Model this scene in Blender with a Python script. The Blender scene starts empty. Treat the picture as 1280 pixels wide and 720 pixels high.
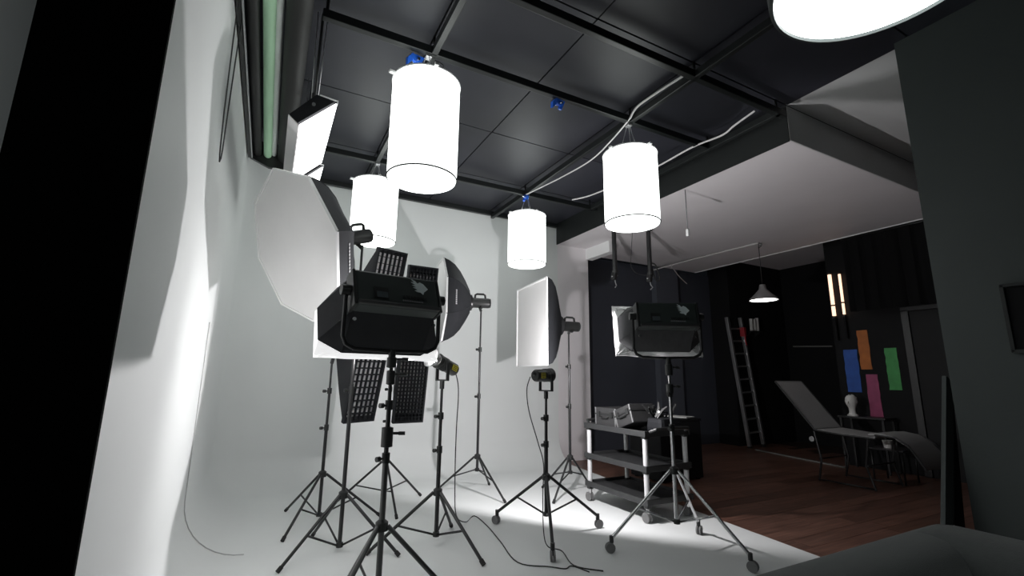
import bpy, bmesh, math, random
from mathutils import Vector, Matrix, Euler
random.seed(7)
S = bpy.context.scene
COL = S.collection
PI = math.pi
rad = math.radians

# ------------------------------------------------------------------ camera
cam_d = bpy.data.cameras.new('camera')
cam = bpy.data.objects.new('camera', cam_d)
COL.objects.link(cam)
cam_d.sensor_width = 36.0
cam_d.lens = 36.0 * 575.2 / 1280.0
cam_d.clip_start = 0.02
YAW, PITCH, ROLL = rad(27.68), rad(11.02), rad(0.683)
fw = Vector((math.sin(YAW) * math.cos(PITCH), math.cos(YAW) * math.cos(PITCH), math.sin(PITCH)))
rt0 = Vector((math.cos(YAW), -math.sin(YAW), 0))
up0 = rt0.cross(fw)
rt = rt0 * math.cos(ROLL) + up0 * math.sin(ROLL)
up = -rt0 * math.sin(ROLL) + up0 * math.cos(ROLL)
cam.matrix_world = Matrix(((rt.x, up.x, -fw.x, 0.0), (rt.y, up.y, -fw.y, 0.0), (rt.z, up.z, -fw.z, 1.35), (0, 0, 0, 1)))
S.camera = cam

# ------------------------------------------------------------------ world, exposure
w = bpy.data.worlds.new('world')
S.world = w
w.use_nodes = True
w.node_tree.nodes['Background'].inputs[0].default_value = (0.75, 0.85, 1.0, 1)
w.node_tree.nodes['Background'].inputs[1].default_value = 0.004
S.view_settings.view_transform = 'Standard'
S.view_settings.look = 'None'
S.view_settings.exposure = 0.0
S.view_settings.gamma = 1.0
S.view_settings.use_curve_mapping = False
LANTERN = 3.2          # emission of the lantern fabric
HANGBOX = 3.0          # emission of the hung strip boxes
COB2_W = 120.0         # lamp aimed at the side room
COB_W = 92.0          # focused lamp aimed at the left wall
PANEL_E = 7.0          # emission of the two panel lights

# ------------------------------------------------------------------ materials
def mat(name, col, rough=0.6, metal=0.0, noise=0.0, nscale=30.0, bump=0.0, bscale=200.0, spec=0.5, emit=None, estr=0.0, sheen=0.0, rnd=0.0, trans=0.0):
    m = bpy.data.materials.new(name)
    m.use_nodes = True
    nt = m.node_tree
    b = nt.nodes['Principled BSDF']
    b.inputs['Base Color'].default_value = (*col, 1)
    b.inputs['Roughness'].default_value = rough
    b.inputs['Metallic'].default_value = metal
    b.inputs['Specular IOR Level'].default_value = spec
    if sheen: b.inputs['Sheen Weight'].default_value = sheen
    tc = nt.nodes.new('ShaderNodeTexCoord')
    src = None
    if noise or rnd:
        n = nt.nodes.new('ShaderNodeTexNoise')
        n.inputs['Scale'].default_value = nscale
        n.inputs['Detail'].default_value = 4
        nt.links.new(tc.outputs['Object'], n.inputs['Vector'])
        mr = nt.nodes.new('ShaderNodeMapRange')
        mr.inputs[3].default_value = 1 - noise
        mr.inputs[4].default_value = 1 + noise
        nt.links.new(n.outputs['Fac'], mr.inputs[0])
        mx = nt.nodes.new('ShaderNodeMix'); mx.data_type = 'RGBA'; mx.blend_type = 'MULTIPLY'
        mx.inputs[0].default_value = 1
        mx.inputs[6].default_value = (*col, 1)
        fac = mr.outputs[0]
        if rnd:
            oi = nt.nodes.new('ShaderNodeObjectInfo')
            m2 = nt.nodes.new('ShaderNodeMapRange'); m2.inputs[3].default_value = 1 - rnd; m2.inputs[4].default_value = 1 + rnd
            nt.links.new(oi.outputs['Random'], m2.inputs[0])
            mm = nt.nodes.new('ShaderNodeMath'); mm.operation = 'MULTIPLY'
            nt.links.new(fac, mm.inputs[0]); nt.links.new(m2.outputs[0], mm.inputs[1])
            fac = mm.outputs[0]
        nt.links.new(fac, mx.inputs[7])
        nt.links.new(mx.outputs[2], b.inputs['Base Color'])
    if bump:
        n2 = nt.nodes.new('ShaderNodeTexNoise'); n2.inputs['Scale'].default_value = bscale
        nt.links.new(tc.outputs['Object'], n2.inputs['Vector'])
        bp = nt.nodes.new('ShaderNodeBump'); bp.inputs['Strength'].default_value = bump; bp.inputs['Distance'].default_value = 0.01
        nt.links.new(n2.outputs['Fac'], bp.inputs['Height'])
        nt.links.new(bp.outputs['Normal'], b.inputs['Normal'])
    if emit:
        b.inputs['Emission Color'].default_value = (*emit, 1)
        b.inputs['Emission Strength'].default_value = estr
    return m

M = {}
M['cyc'] = mat('white_cyclorama_paint', (0.80, 0.82, 0.815), 0.55, noise=0.03, nscale=1.3, bump=0.05, bscale=60)
M['white'] = mat('white_wall_paint', (0.84, 0.80, 0.82), 0.6, noise=0.04, nscale=2.0)
M['grey_ceiling'] = mat('grey_ceiling_paint', (0.70, 0.71, 0.71), 0.6, noise=0.05, nscale=2.0)
M['black_ceiling'] = mat('black_ceiling_board', (0.026, 0.027, 0.036), 0.48, noise=0.35, nscale=1.6, rnd=0.2)
M['black_void'] = mat('black_wall_paint_or_gap_shade', (0.009, 0.009, 0.010), 0.8, noise=0.3, nscale=2, spec=0.2)
M['black_flat'] = mat('matt_black_flat_cloth', (0.004, 0.004, 0.004), 0.95, noise=0.3, nscale=4, spec=0.1)
M['black_beam'] = mat('black_lintel_paint', (0.008, 0.010, 0.010), 0.55, noise=0.3, nscale=3)
M['blue_wall'] = mat('dark_slate_wall_paint', (0.060, 0.066, 0.084), 0.55, noise=0.1, nscale=2)
M['pilaster'] = mat('slate_pilaster_paint', (0.092, 0.100, 0.122), 0.55, noise=0.1, nscale=2)
M['green_wall'] = mat('dark_green_grey_wall_paint', (0.048, 0.058, 0.057), 0.6, noise=0.12, nscale=2.2, bump=0.1, bscale=50)
M['dark_panel'] = mat('dark_partition_paint', (0.007, 0.007, 0.008), 0.7, noise=0.2, nscale=3, spec=0.2)
M['metal_black'] = mat('black_steel', (0.018, 0.018, 0.019), 0.35, metal=0.0, noise=0.2, nscale=20)
M['grid_steel'] = mat('black_grid_steel', (0.011, 0.013, 0.013), 0.38, noise=0.4, nscale=9)
M['chrome'] = mat('brushed_chrome', (0.62, 0.62, 0.63), 0.25, metal=1.0, noise=0.06, nscale=40)
M['post'] = mat('pale_grey_anodised_post', (0.70, 0.70, 0.71), 0.4, metal=0.2, noise=0.05, nscale=20)
M['alu'] = mat('aluminium', (0.55, 0.55, 0.56), 0.38, metal=0.9, noise=0.1, nscale=15)
M['black_fabric'] = mat('black_softbox_nylon', (0.022, 0.023, 0.026), 0.65, spec=0.15, noise=0.2, nscale=12, bump=0.15, bscale=40)
M['grey_nylon'] = mat('grey_softbox_nylon', (0.036, 0.037, 0.040), 0.7, spec=0.12, noise=0.15, nscale=9, bump=0.25, bscale=18)
M['diffuser'] = mat('white_diffuser_fabric', (0.82, 0.81, 0.805), 0.7, noise=0.03, nscale=5, bump=0.15, bscale=7)
M['lip'] = mat('white_fabric_edging', (0.85, 0.85, 0.85), 0.7)
M['plastic'] = mat('black_plastic', (0.020, 0.021, 0.021), 0.4, noise=0.2, nscale=25)
M['housing'] = mat('black_green_lamp_housing', (0.036, 0.046, 0.044), 0.45, noise=0.15, nscale=14)
M['screen'] = mat('grey_display', (0.10, 0.12, 0.13), 0.2)
M['emblem'] = mat('pale_emblem_print', (0.74, 0.82, 0.83), 0.6)
M['print_grey'] = mat('grey_print', (0.22, 0.22, 0.23), 0.6)
M['print_white'] = mat('white_print', (0.7, 0.7, 0.7), 0.6)
M['print_pale'] = mat('pale_print', (0.42, 0.42, 0.43), 0.6)
M['yellow'] = mat('yellow_label', (0.45, 0.40, 0.04), 0.5)
M['rubber'] = mat('black_rubber', (0.02, 0.02, 0.02), 0.8, noise=0.2, nscale=50)
M['wheel'] = mat('grey_wheel_rubber', (0.16, 0.16, 0.16), 0.6, noise=0.2, nscale=30)
M['cable'] = mat('black_cable', (0.02, 0.02, 0.02), 0.6)
M['white_cable'] = mat('white_cable', (0.62, 0.60, 0.60), 0.5)
M['blue'] = mat('blue_clamp_plastic', (0.02, 0.12, 0.62), 0.3)
M['green_roll'] = mat('green_paper_roll', (0.50, 0.78, 0.53), 0.6, noise=0.05, nscale=4)
M['paper_roll'] = mat('pale_paper_roll', (0.85, 0.88, 0.86), 0.6)
M['black_roll'] = mat('black_paper_roll', (0.012, 0.012, 0.012), 0.6, noise=0.2, nscale=4)
M['flap'] = mat('grey_flap_cloth', (0.055, 0.056, 0.058), 0.65, spec=0.15, noise=0.15, nscale=9, bump=0.3, bscale=16)
M['charcoal_roll'] = mat('charcoal_paper_roll', (0.020, 0.020, 0.019), 0.6, noise=0.3, nscale=2.5)
M['case'] = mat('dark_grey_case_plastic', (0.036, 0.036, 0.037), 0.45, noise=0.2, nscale=30)
M['cart'] = mat('black_cart_plastic', (0.030, 0.031, 0.032), 0.45, noise=0.25, nscale=40, bump=0.2, bscale=300)
M['sofa'] = mat('charcoal_sofa_fabric', (0.038, 0.042, 0.041), 0.85, noise=0.2, nscale=60, bump=0.25, bscale=350, sheen=0.2)
M['mesh_grey'] = mat('grey_lounger_mesh', (0.30, 0.30, 0.30), 0.7, noise=0.1, nscale=60)
M['plaster'] = mat('white_plaster', (0.72, 0.71, 0.69), 0.7, noise=0.05, nscale=30)
M['paper'] = mat('white_paper', (0.62, 0.62, 0.60), 0.7)
M['red'] = mat('red_strap', (0.35, 0.02, 0.03), 0.6)
M['curtain'] = mat('black_curtain_cloth', (0.004, 0.004, 0.0045), 0.9, noise=0.3, nscale=6, spec=0.2)
M['seam'] = mat('grey_sheet_joint', (0.46, 0.46, 0.46), 0.6)
M['strip'] = mat('grey_floor_strip', (0.20, 0.20, 0.19), 0.5)
M['pendant'] = mat('brushed_grey_pendant_metal', (0.42, 0.42, 0.42), 0.35, metal=0.7)
for nm, c in (('p_blue', (0.015, 0.08, 0.36)), ('p_orange', (0.42, 0.12, 0.015)), ('p_pink', (0.32, 0.055, 0.14)), ('p_green', (0.05, 0.30, 0.075))):
    M[nm] = mat(nm + '_paint', c, 0.6, noise=0.35, nscale=9, bump=0.2, bscale=30)
def emat(name, col, strength, base=(0.85, 0.85, 0.85)):
    return mat(name, base, 0.7, emit=col, estr=strength)
M['lantern'] = emat('glowing_lantern_fabric', (0.95, 1.0, 0.97), LANTERN)
M['disc'] = emat('glowing_disc_diffuser', (0.93, 1.0, 1.0), 8.0)
M['hang_face'] = emat('glowing_hung_softbox_face', (1, 1, 1), HANGBOX)
M['panel_face'] = emat('glowing_panel_diffuser', (1, 0.99, 0.98), PANEL_E)
M['cob_face'] = emat('glowing_lamp_chip', (1, 0.98, 0.95), 60.0)
M['tube_glow'] = emat('warm_tube_glow', (1.0, 0.62, 0.42), 1.6)
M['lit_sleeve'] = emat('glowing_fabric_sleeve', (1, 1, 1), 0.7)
M['bulb'] = emat('pendant_bulb_glow', (1, 0.98, 0.95), 5.0)

# wood
def wood():
    m = bpy.data.materials.new('dark_red_brown_laminate')
    m.use_nodes = True
    nt = m.node_tree; b = nt.nodes['Principled BSDF']
    tc = nt.nodes.new('ShaderNodeTexCoord'); mp = nt.nodes.new('ShaderNodeMapping')
    mp.inputs['Scale'].default_value = (1.2, 14, 14)
    oi = nt.nodes.new('ShaderNodeObjectInfo')
    ad = nt.nodes.new('ShaderNodeVectorMath'); ad.operation = 'ADD'
    nt.links.new(tc.outputs['Object'], ad.inputs[0])
    cx = nt.nodes.new('ShaderNodeCombineXYZ')
    ml = nt.nodes.new('ShaderNodeMath'); ml.operation = 'MULTIPLY'; ml.inputs[1].default_value = 37.0
    nt.links.new(oi.outputs['Random'], ml.inputs[0])
    nt.links.new(ml.outputs[0], cx.inputs[0]); nt.links.new(ml.outputs[0], cx.inputs[1])
    nt.links.new(cx.outputs[0], ad.inputs[1])
    nt.links.new(ad.outputs[0], mp.inputs['Vector'])
    n = nt.nodes.new('ShaderNodeTexNoise'); n.inputs['Scale'].default_value = 2.2; n.inputs['Detail'].default_value = 6
    nt.links.new(mp.outputs[0], n.inputs['Vector'])
    r = nt.nodes.new('ShaderNodeValToRGB')
    r.color_ramp.elements[0].position = 0.3; r.color_ramp.elements[0].color = (0.085, 0.040, 0.028, 1)
    r.color_ramp.elements[1].position = 0.75; r.color_ramp.elements[1].color = (0.22, 0.108, 0.078, 1)
    nt.links.new(n.outputs['Fac'], r.inputs[0])
    mr = nt.nodes.new('ShaderNodeMapRange'); mr.inputs[3].default_value = 0.75; mr.inputs[4].default_value = 1.2
    nt.links.new(oi.outputs['Random'], mr.inputs[0])
    mx = nt.nodes.new('ShaderNodeMix'); mx.data_type = 'RGBA'; mx.blend_type = 'MULTIPLY'; mx.inputs[0].default_value = 1
    nt.links.new(r.outputs[0], mx.inputs[6]); nt.links.new(mr.outputs[0], mx.inputs[7])
    nt.links.new(mx.outputs[2], b.inputs['Base Color'])
    b.inputs['Roughness'].default_value = 0.36
    return m
M['wood'] = wood()

# ------------------------------------------------------------------ mesh helpers
def rot_to(d):
    d = Vector(d).normalized()
    return d.to_track_quat('Z', 'Y').to_matrix()

class MB:
    def __init__(s): s.v = []; s.f = []; s.sm = []
    def add(s, vs, fs, smooth=False):
        o = len(s.v)
        s.v += [tuple(p) for p in vs]
        for f in fs: s.f.append([i + o for i in f]); s.sm.append(smooth)
        return s
    def box(s, c, size, R=None, bev=0.0):
        c = Vector(c); x, y, z = [k / 2 for k in size]
        if bev <= 0:
            vs = [Vector((a * x, b * y, d * z)) for a in (-1, 1) for b in (-1, 1) for d in (-1, 1)]
            fs = [(0, 1, 3, 2), (4, 6, 7, 5), (0, 4, 5, 1), (2, 3, 7, 6), (0, 2, 6, 4), (1, 5, 7, 3)]
        else:
            bm = bmesh.new()
            bmesh.ops.create_cube(bm, size=1.0)
            for v in bm.verts: v.co = Vector((v.co.x * 2 * x, v.co.y * 2 * y, v.co.z * 2 * z))
            bmesh.ops.bevel(bm, geom=bm.edges[:], offset=bev, segments=2, affect='EDGES', profile=0.6)
            bm.verts.index_update()
            vs = [v.co.copy() for v in bm.verts]; fs = [[v.index for v in f.verts] for f in bm.faces]
            bm.free()
        if R is not None: vs = [R @ p for p in vs]
        return s.add([p + c for p in vs], fs, False)
    def tube(s, p0, p1, r, n=10, r2=None, caps=True):
        p0 = Vector(p0); p1 = Vector(p1); r2 = r if r2 is None else r2
        R = rot_to(p1 - p0)
        vs = []
        for p, q in ((p0, r), (p1, r2)):
            for i in range(n):
                a = 2 * PI * i / n
                vs.append(p + R @ Vector((q * math.cos(a), q * math.sin(a), 0)))
        fs = [(i, (i + 1) % n, n + (i + 1) % n, n + i) for i in range(n)]
        s.add(vs, fs, True)
        if caps: s.add(vs[:n], [list(range(n))[::-1]]); s.add(vs[n:], [list(range(n))])
        return s
    def path(s, pts, r, n=8):
        pts = [Vector(p) for p in pts]
        rings = []
        prev = None
        for i, p in enumerate(pts):
            d = (pts[min(i + 1, len(pts) - 1)] - pts[max(i - 1, 0)]).normalized()
            if prev is None:
                u = d.orthogonal().normalized()
            else:
                u = (prev - d * prev.dot(d))
                u = u.normalized() if u.length > 1e-6 else d.orthogonal().normalized()
            prev = u
            v = d.cross(u)
            rings.append([p + (u * math.cos(2 * PI * k / n) + v * math.sin(2 * PI * k / n)) * r for k in range(n)])
        vs = [q for rg in rings for q in rg]
        fs = []
        for i in range(len(rings) - 1):
            for k in range(n):
                fs.append((i * n + k, i * n + (k + 1) % n, (i + 1) * n + (k + 1) % n, (i + 1) * n + k))
        s.add(vs, fs, True)
        s.add(rings[0], [list(range(n))[::-1]]); s.add(rings[-1], [list(range(n))])
        return s
    def lathe(s, prof, c=(0, 0, 0), n=32, R=None, smooth=True):
        c = Vector(c); vs = []
        for (r, z) in prof:
            for i in range(n):
                a = 2 * PI * i / n
                p = Vector((r * math.cos(a), r * math.sin(a), z))
                vs.append((R @ p if R is not None else p) + c)
        fs = []
        for j in range(len(prof) - 1):
            for i in range(n):
                fs.append((j * n + i, j * n + (i + 1) % n, (j + 1) * n + (i + 1) % n, (j + 1) * n + i))
        return s.add(vs, fs, smooth)
    def prism(s, poly, d):          # extrude a list of 3D points by vector d
        poly = [Vector(p) for p in poly]; d = Vector(d); n = len(poly)
        vs = poly + [p + d for p in poly]
        fs = [list(range(n))[::-1], list(range(n, 2 * n))] + [(i, (i + 1) % n, n + (i + 1) % n, n + i) for i in range(n)]
        return s.add(vs, fs)
    def build(s, name, m, parent=None, loc=None, rot=None):
        me = bpy.data.meshes.new(name)
        me.from_pydata(s.v, [], s.f)
        me.polygons.foreach_set('use_smooth', s.sm)
        bm = bmesh.new(); bm.from_mesh(me)
        bmesh.ops.remove_doubles(bm, verts=bm.verts[:], dist=1e-5)
        bmesh.ops.recalc_face_normals(bm, faces=bm.faces[:])
        for e in bm.edges:
            if len(e.link_faces) == 2 and e.calc_face_angle(0) > 0.7: e.smooth = False
        bm.to_mesh(me); bm.free()
        me.materials.append(M[m] if isinstance(m, str) else m)
        o = bpy.data.objects.new(name, me)
        COL.objects.link(o)
        if parent is not None: o.parent = parent
        if loc is not None: o.location = loc
        if rot is not None: o.rotation_euler = rot
        return o

def tag(o, label=None, cat=None, group=None, kind=None):
    if label: o['label'] = label
    if cat: o['category'] = cat
    if group: o['group'] = group
    if kind: o['kind'] = kind
    return o

def thing(name, label, cat, loc=(0, 0, 0), R=None, group=None):
    o = bpy.data.objects.new(name, None)
    o.empty_display_size = 0.05
    COL.objects.link(o)
    o.location = loc
    if R is not None:
        o.rotation_euler = (R if isinstance(R, Euler) else R.to_euler())
    return tag(o, label, cat, group)

def struct(o): o['kind'] = 'structure'; return o

def share(src, name, parent, loc, rot=None, scale=None):   # another piece with the same mesh data
    o = bpy.data.objects.new(name, src.data)
    COL.objects.link(o); o.parent = parent; o.location = loc
    if rot is not None: o.rotation_euler = rot
    if scale is not None: o.scale = scale
    return o

def face_R(az, pit, roll=0.0):
    """columns: local x, y, z axes in the world; local z is the facing direction."""
    a, p, r = rad(az), rad(pit), rad(roll)
    n = Vector((math.sin(a) * math.cos(p), math.cos(a) * math.cos(p), math.sin(p)))
    x = Vector((math.cos(a), -math.sin(a), 0)); y = x.cross(n)
    x2 = x * math.cos(r) + y * math.sin(r); y2 = -x * math.sin(r) + y * math.cos(r)
    # right-handed: x2 , y2 , z -> x cross y must be z ; here x cross n = up so up cross x = ... use -x
    x3 = -x2
    return Matrix(((x3.x, y2.x, n.x), (x3.y, y2.y, n.y), (x3.z, y2.z, n.z)))

# ================================================================== SETTING
XW, YB, ZC = -0.43, 6.66, 4.08
# --- white cyclorama: left wall, back wall and floor in one swept sheet
def cyclorama():
    y0 = 0.9; Rc = 0.5; xe = 4.40
    left, back = [], []           # wall line with inward normal
    for i in range(9): left.append((Vector((XW, y0 + (YB - Rc - y0) * i / 8, 0)), Vector((1, 0, 0))))
    back.append(left[-1])
    for i in range(1, 10):
        a = PI - (PI / 2) * i / 9
        back.append((Vector((XW + Rc + Rc * math.cos(a), YB - Rc + Rc * math.sin(a), 0)), Vector((-math.cos(a), -math.sin(a), 0))))
    for i in range(1, 9): back.append((Vector((XW + Rc + (xe - XW - Rc) * i / 8, YB, 0)), Vector((0, -1, 0))))
    r = 0.42
    prof = [(0, ZC), (0, 3.0), (0, 1.8), (0, 0.9)] + [(r - r * math.cos(t), r - r * math.sin(t)) for t in [PI / 2 * k / 10 for k in range(11)]]
    Z0 = 0.012; n = len(prof)
    def sweep(path, name):
        vs = []; fs = []
        for p, nn in path:
            for d, z in prof: vs.append(p + nn * d + Vector((0, 0, max(z, 0) + (Z0 if z < 1e-6 else Z0 * (1 - z / ZC)))))
        for i in range(len(path) - 1):
            for j in range(n - 1): fs.append((i * n + j, (i + 1) * n + j, (i + 1) * n + j + 1, i * n + j + 1))
        o = struct(MB().add(vs, fs, True).build(name, 'cyc'))
        return o, [vs[i * n + n - 1] for i in range(len(path))]
    wl, in1 = sweep(left, 'wall_left')
    wb, in2 = sweep(back, 'wall_back')
    loop = in1 + in2[1:] + [Vector((4.40, 6.24, Z0)), Vector((3.95, 2.3, Z0)), Vector((3.62, -1.0, Z0)), Vector((XW + 0.42, -1.0, Z0))]
    m = MB().add(loop, [list(range(len(loop)))], True)
    e = [Vector((4.40, 6.24, 0.002)), Vector((3.95, 2.3, 0.002)), Vector((3.62, -1.0, 0.002))]
    m.add([Vector((4.40, 6.24, Z0)), Vector((3.95, 2.3, Z0)), Vector((3.62, -1, Z0))] + e, [(0, 1, 4, 3), (1, 2, 5, 4)])
    struct(m.build('floor_studio', 'cyc'))
    # joint between two sheets, running down the left wall and through the cove
    pts = [(XW + 0.003, 4.30, 1.75), (XW + 0.003, 4.30, 0.9)]
    pts += [(XW + r - r * math.cos(t) + 0.003, 4.30, r - r * math.sin(t) + 0.014) for t in [PI / 2 * k / 10 for k in range(11)]]
    MB().path(pts, 0.004, 6).build('sheet_joint', 'seam', wl)
cyclorama()
struct(MB().box((-1.238, 1.04, 2.04), (2.0, 0.012, 4.08)).build('wall_front_left', 'black_flat'))
struct(MB().box((4.735, YB + 0.05, 1.86), (0.67, 0.1, 3.72)).build('wall_stub', 'white'))
# --- wooden floor: boards laid along X
fl = struct(MB().box((5.2, 2.6, -0.035), (12.6, 10.0, 0.05)).build('floor', mat('dark_subfloor', (0.03, 0.018, 0.014), 0.6, noise=0.2)))
pl = None; row = 0; y = 0.6
while y < 7.1:
    x = 3.6 - random.random() * 1.2
    while x < 9.4:
        if x + 1.25 > 3.55:
            if pl is None:
                pl = MB().box((0, 0, 0), (1.247, 0.187, 0.01)).build('floorboard', 'wood', fl, (x + 0.625, y + 0.095, -0.005))
            else:
                share(pl, 'floorboard', fl, (x + 0.625, y + 0.095, -0.005 + random.uniform(-0.0006, 0.0006)))
        x += 1.25
    y += 0.19
# --- black ceiling of separate boards
ce = struct(MB().box((1.98, 2.3, ZC + 0.05), (4.82, 8.9, 0.06)).build('ceiling', 'black_void'))
xs = [XW, 0.95, 2.0, 3.05, 4.39]; ys = [-2.1, 0.2, 1.4, 2.44, 4.35, 5.5, 6.72]
for i in range(4):
    for j in range(6):
        MB().box(((xs[i] + xs[i + 1]) / 2, (ys[j] + ys[j + 1]) / 2, ZC + 0.012 + random.uniform(-0.002, 0.002)), (xs[i + 1] - xs[i] - 0.014, ys[j + 1] - ys[j] - 0.014, 0.03)).build('ceiling_board', 'black_ceiling', ce)
# --- lower white ceiling of the side room, black lintel facing the studio
lo = struct(MB().box((6.325, 4.72, 3.89), (3.87, 4.53, 0.38)).build('ceiling_side', 'white'))
MB().box((4.3865, 4.557, 3.885), (0.012, 4.206, 0.385)).build('lintel_face', 'black_beam', lo)
MB().box((6.325, 2.4505, 3.89), (3.865, 0.008, 0.375)).build('step_face', 'grey_ceiling', lo)
struct(MB().box((6.3, 0.2, ZC + 0.04), (3.84, 4.5, 0.06)).build('ceiling_front', 'grey_ceiling'))
struct(MB().box((9.7, 4.6, 4.04), (2.88, 5.4, 0.06)).build('ceiling_rear', 'white'))
struct(MB().box((8.265, 4.72, 3.697), (0.016, 4.5, 0.018)).build('trim_1', 'lip'))
struct(MB().box((5.10, 6.33, 3.60), (0.14, 0.66, 0.2)).build('trim_3', 'lip'))
# --- rear walls
struct(MB().box((6.6, 7.22, 1.86), (4.7, 0.1, 3.72)).build('wall_rear', 'blue_wall'))
struct(MB().box((7.455, 7.10, 1.86), (0.64, 0.14, 3.70)).build('wall_pilaster', 'pilaster'))
struct(MB().box((9.90, 6.72, 2.0), (1.95, 0.12, 4.06)).build('wall_far', 'black_void'))
struct(MB().box((8.98, 6.94, 2.0), (0.08, 0.5, 4.06)).build('wall_far_return', 'black_void'))
struct(MB().box((10.93, 4.6, 2.0), (0.12, 4.4, 4.06)).build('wall_right_rear', 'black_void'))
pw = struct(MB().box((8.76, 3.2, 2.0), (0.12, 2.58, 4.0)).build('wall_right', 'dark_panel'))
d1 = struct(MB().box((8.685, 2.62, 1.21), (0.03, 1.5, 2.42)).build('door_1', mat('dark_door_paint', (0.012, 0.012, 0.013), 0.65, noise=0.2, nscale=3, spec=0.25)))
MB().box((8.67, 3.42, 1.22), (0.06, 0.09, 2.44)).build('door_frame', mat('grey_frame_paint', (0.026, 0.026, 0.027), 0.45), d1)
MB().box((8.67, 2.65, 2.46), (0.06, 1.63, 0.06)).build('door_frame', mat('grey_lintel_paint', (0.026, 0.026, 0.027), 0.45), d1)
struct(MB().box((0, 0, 0), (0.05, 1.86, 0.02)).build('trim_2', 'strip', None, (8.50, 5.25, 0.012), (0, 0, rad(-12.5))))
struct(MB().box((4.38, -0.3, 2.04), (0.16, 3.59, 4.08)).build('wall_right_front', 'green_wall'))
struct(MB().box((2.0, -2.1, 2.04), (5.0, 0.1, 4.2)).build('wall_front', 'black_void'))

# ================================================================== LIGHTING GRID
g = thing('lighting_grid', 'black steel lighting grid hung under the black ceiling', 'rigging grid', (2.0, 3.8, 3.95))
def beam(p0, p1, name='beam', w=0.055):
    p0 = Vector(p0) - Vector((2.0, 3.8, 3.95)); p1 = Vector(p1) - Vector((2.0, 3.8, 3.95))
    c = (p0 + p1) / 2; d = p1 - p0
    s_ = (abs(d.x) + w, w, 0.07) if abs(d.x) > abs(d.y) else (w, abs(d.y) + w, 0.07)
    return MB().box(c, s_, bev=0.006).build(name, 'grid_steel', g)
for yy in (2.44, 3.25, 5.44):
    beam((0.14, yy, 3.95), (4.30 if yy < 3 or yy > 5 else 4.15, yy, 3.95))
beam((0.2, 6.56, 4.0), (4.3, 6.56, 4.0), 'wall_rail')
for xx in (0.96, 3.05):
    for a, b in ((1.2, 2.44), (2.44, 3.25), (3.25, 5.44), (5.44, 6.56)): beam((xx, a + 0.03, 3.95), (xx, b - 0.03, 3.95), w=0.05)
beam((4.22, 2.44, 3.95), (4.22, 5.44, 3.95), w=0.05)
for xx in (0.14, 0.96, 3.05, 4.2):
    for yy in (2.44, 3.25, 5.44):
        MB().tube((xx - 2.0, yy - 3.8, 0.03), (xx - 2.0, yy - 3.8, 0.128), 0.012, 8).build('hanger_rod', 'grid_steel', g)

# ================================================================== LANTERNS
def lantern(x, y, ztop, zbot, label, R=0.265, hang=3.915, glow='lantern', group='round fabric lanterns hung from the ceiling grid'):
    t = thing('lantern', label, 'lantern', (x, y, zbot), group=group)
    H = ztop - zbot
    MB().lathe([(R * 0.985, 0.02), (R, 0.05), (R * 1.003, H * 0.5), (R, H - 0.05), (R * 0.99, H - 0.01)], n=48).build('shade', glow, t)
    MB().lathe([(0.0005, 0.0), (R * 0.5, -0.004), (R * 0.97, 0.01), (R * 0.985, 0.022)], n=48).build('bottom_diffuser', glow, t)
    MB().lathe([(R * 0.99, H - 0.01), (R * 0.9, H + 0.004), (0.06, H + 0.012), (0.0005, H + 0.012)], n=48).build('top_cap', glow, t)
    ring = MB()
    ring.path([(R * 1.004 * math.cos(a), R * 1.004 * math.sin(a), 0.022) for a in [2 * PI * k / 48 for k in range(49)]], 0.006, 6)
    ring.build('bottom_ring', 'rubber', t)
    MB().path([(R * 1.006 * math.cos(a), R * 1.006 * math.sin(a), H - 0.015) for a in [2 * PI * k / 48 for k in range(49)]], 0.007, 6).build('top_ring', 'lip', t)
    for a in (0.55, 3.35, 4.65):
        MB().box((R * 1.08 * math.cos(a), R * 1.08 * math.sin(a), H - 0.03), (0.07, 0.03, 0.02), Euler((0, 0, a)).to_matrix(), 0.004).build('strap_tab', 'lip', t)
    top = hang - zbot
    for a in (0.6, 2.7, 4.8):
        MB().tube((0.1 * math.cos(a), 0.1 * math.sin(a), H + 0.005), (0.012 * math.cos(a), 0.012 * math.sin(a), top), 0.004, 6).build('hanging_wire', 'alu', t)
    MB().tube((0, 0, H + 0.008), (0, 0, H + 0.12), 0.028, 12).build('lamp_holder', 'plastic', t)
    MB().box((0, 0, top - 0.005), (0.05, 0.06, 0.03), bev=0.005).build('hook', 'alu', t)
    return t
lantern(0.92, 3.27, 3.66, 2.82, 'white glowing lantern nearest the camera, under the blue clamp and ceiling beam crossing')
lantern(0.97, 5.44, 3.66, 2.90, 'white glowing lantern above the large octagonal softbox lamp head')
lantern(3.07, 5.42, 3.62, 2.88, 'white glowing lantern in front of the back wall near the black lintel')
lantern(3.05, 3.28, 3.59, 2.83, 'white glowing lantern in front of two black hanging poles')
# big round lamp at the upper right, close to the camera
t = thing('round_lamp', 'large round white disc lamp overhead at upper right, thin grey rim', 'lamp', (1.433, 0.495, 2.49))
R5 = 0.283
MB().lathe([(0.0005, 0.006), (R5 * 0.96, 0.006)], n=64).build('diffuser', 'disc', t)
MB().lathe([(R5 * 0.955, 0.004), (R5 * 0.962, -0.006), (R5, -0.002), (R5 * 1.01, 0.05), (R5 * 0.9, 0.12), (0.1, 0.2), (0.0005, 0.2)], n=64).build('shell', 'housing', t)
MB().tube((0, 0, 0.2), (0, 0, 1.58), 0.014, 10).build('drop_rod', 'metal_black', t)

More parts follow.
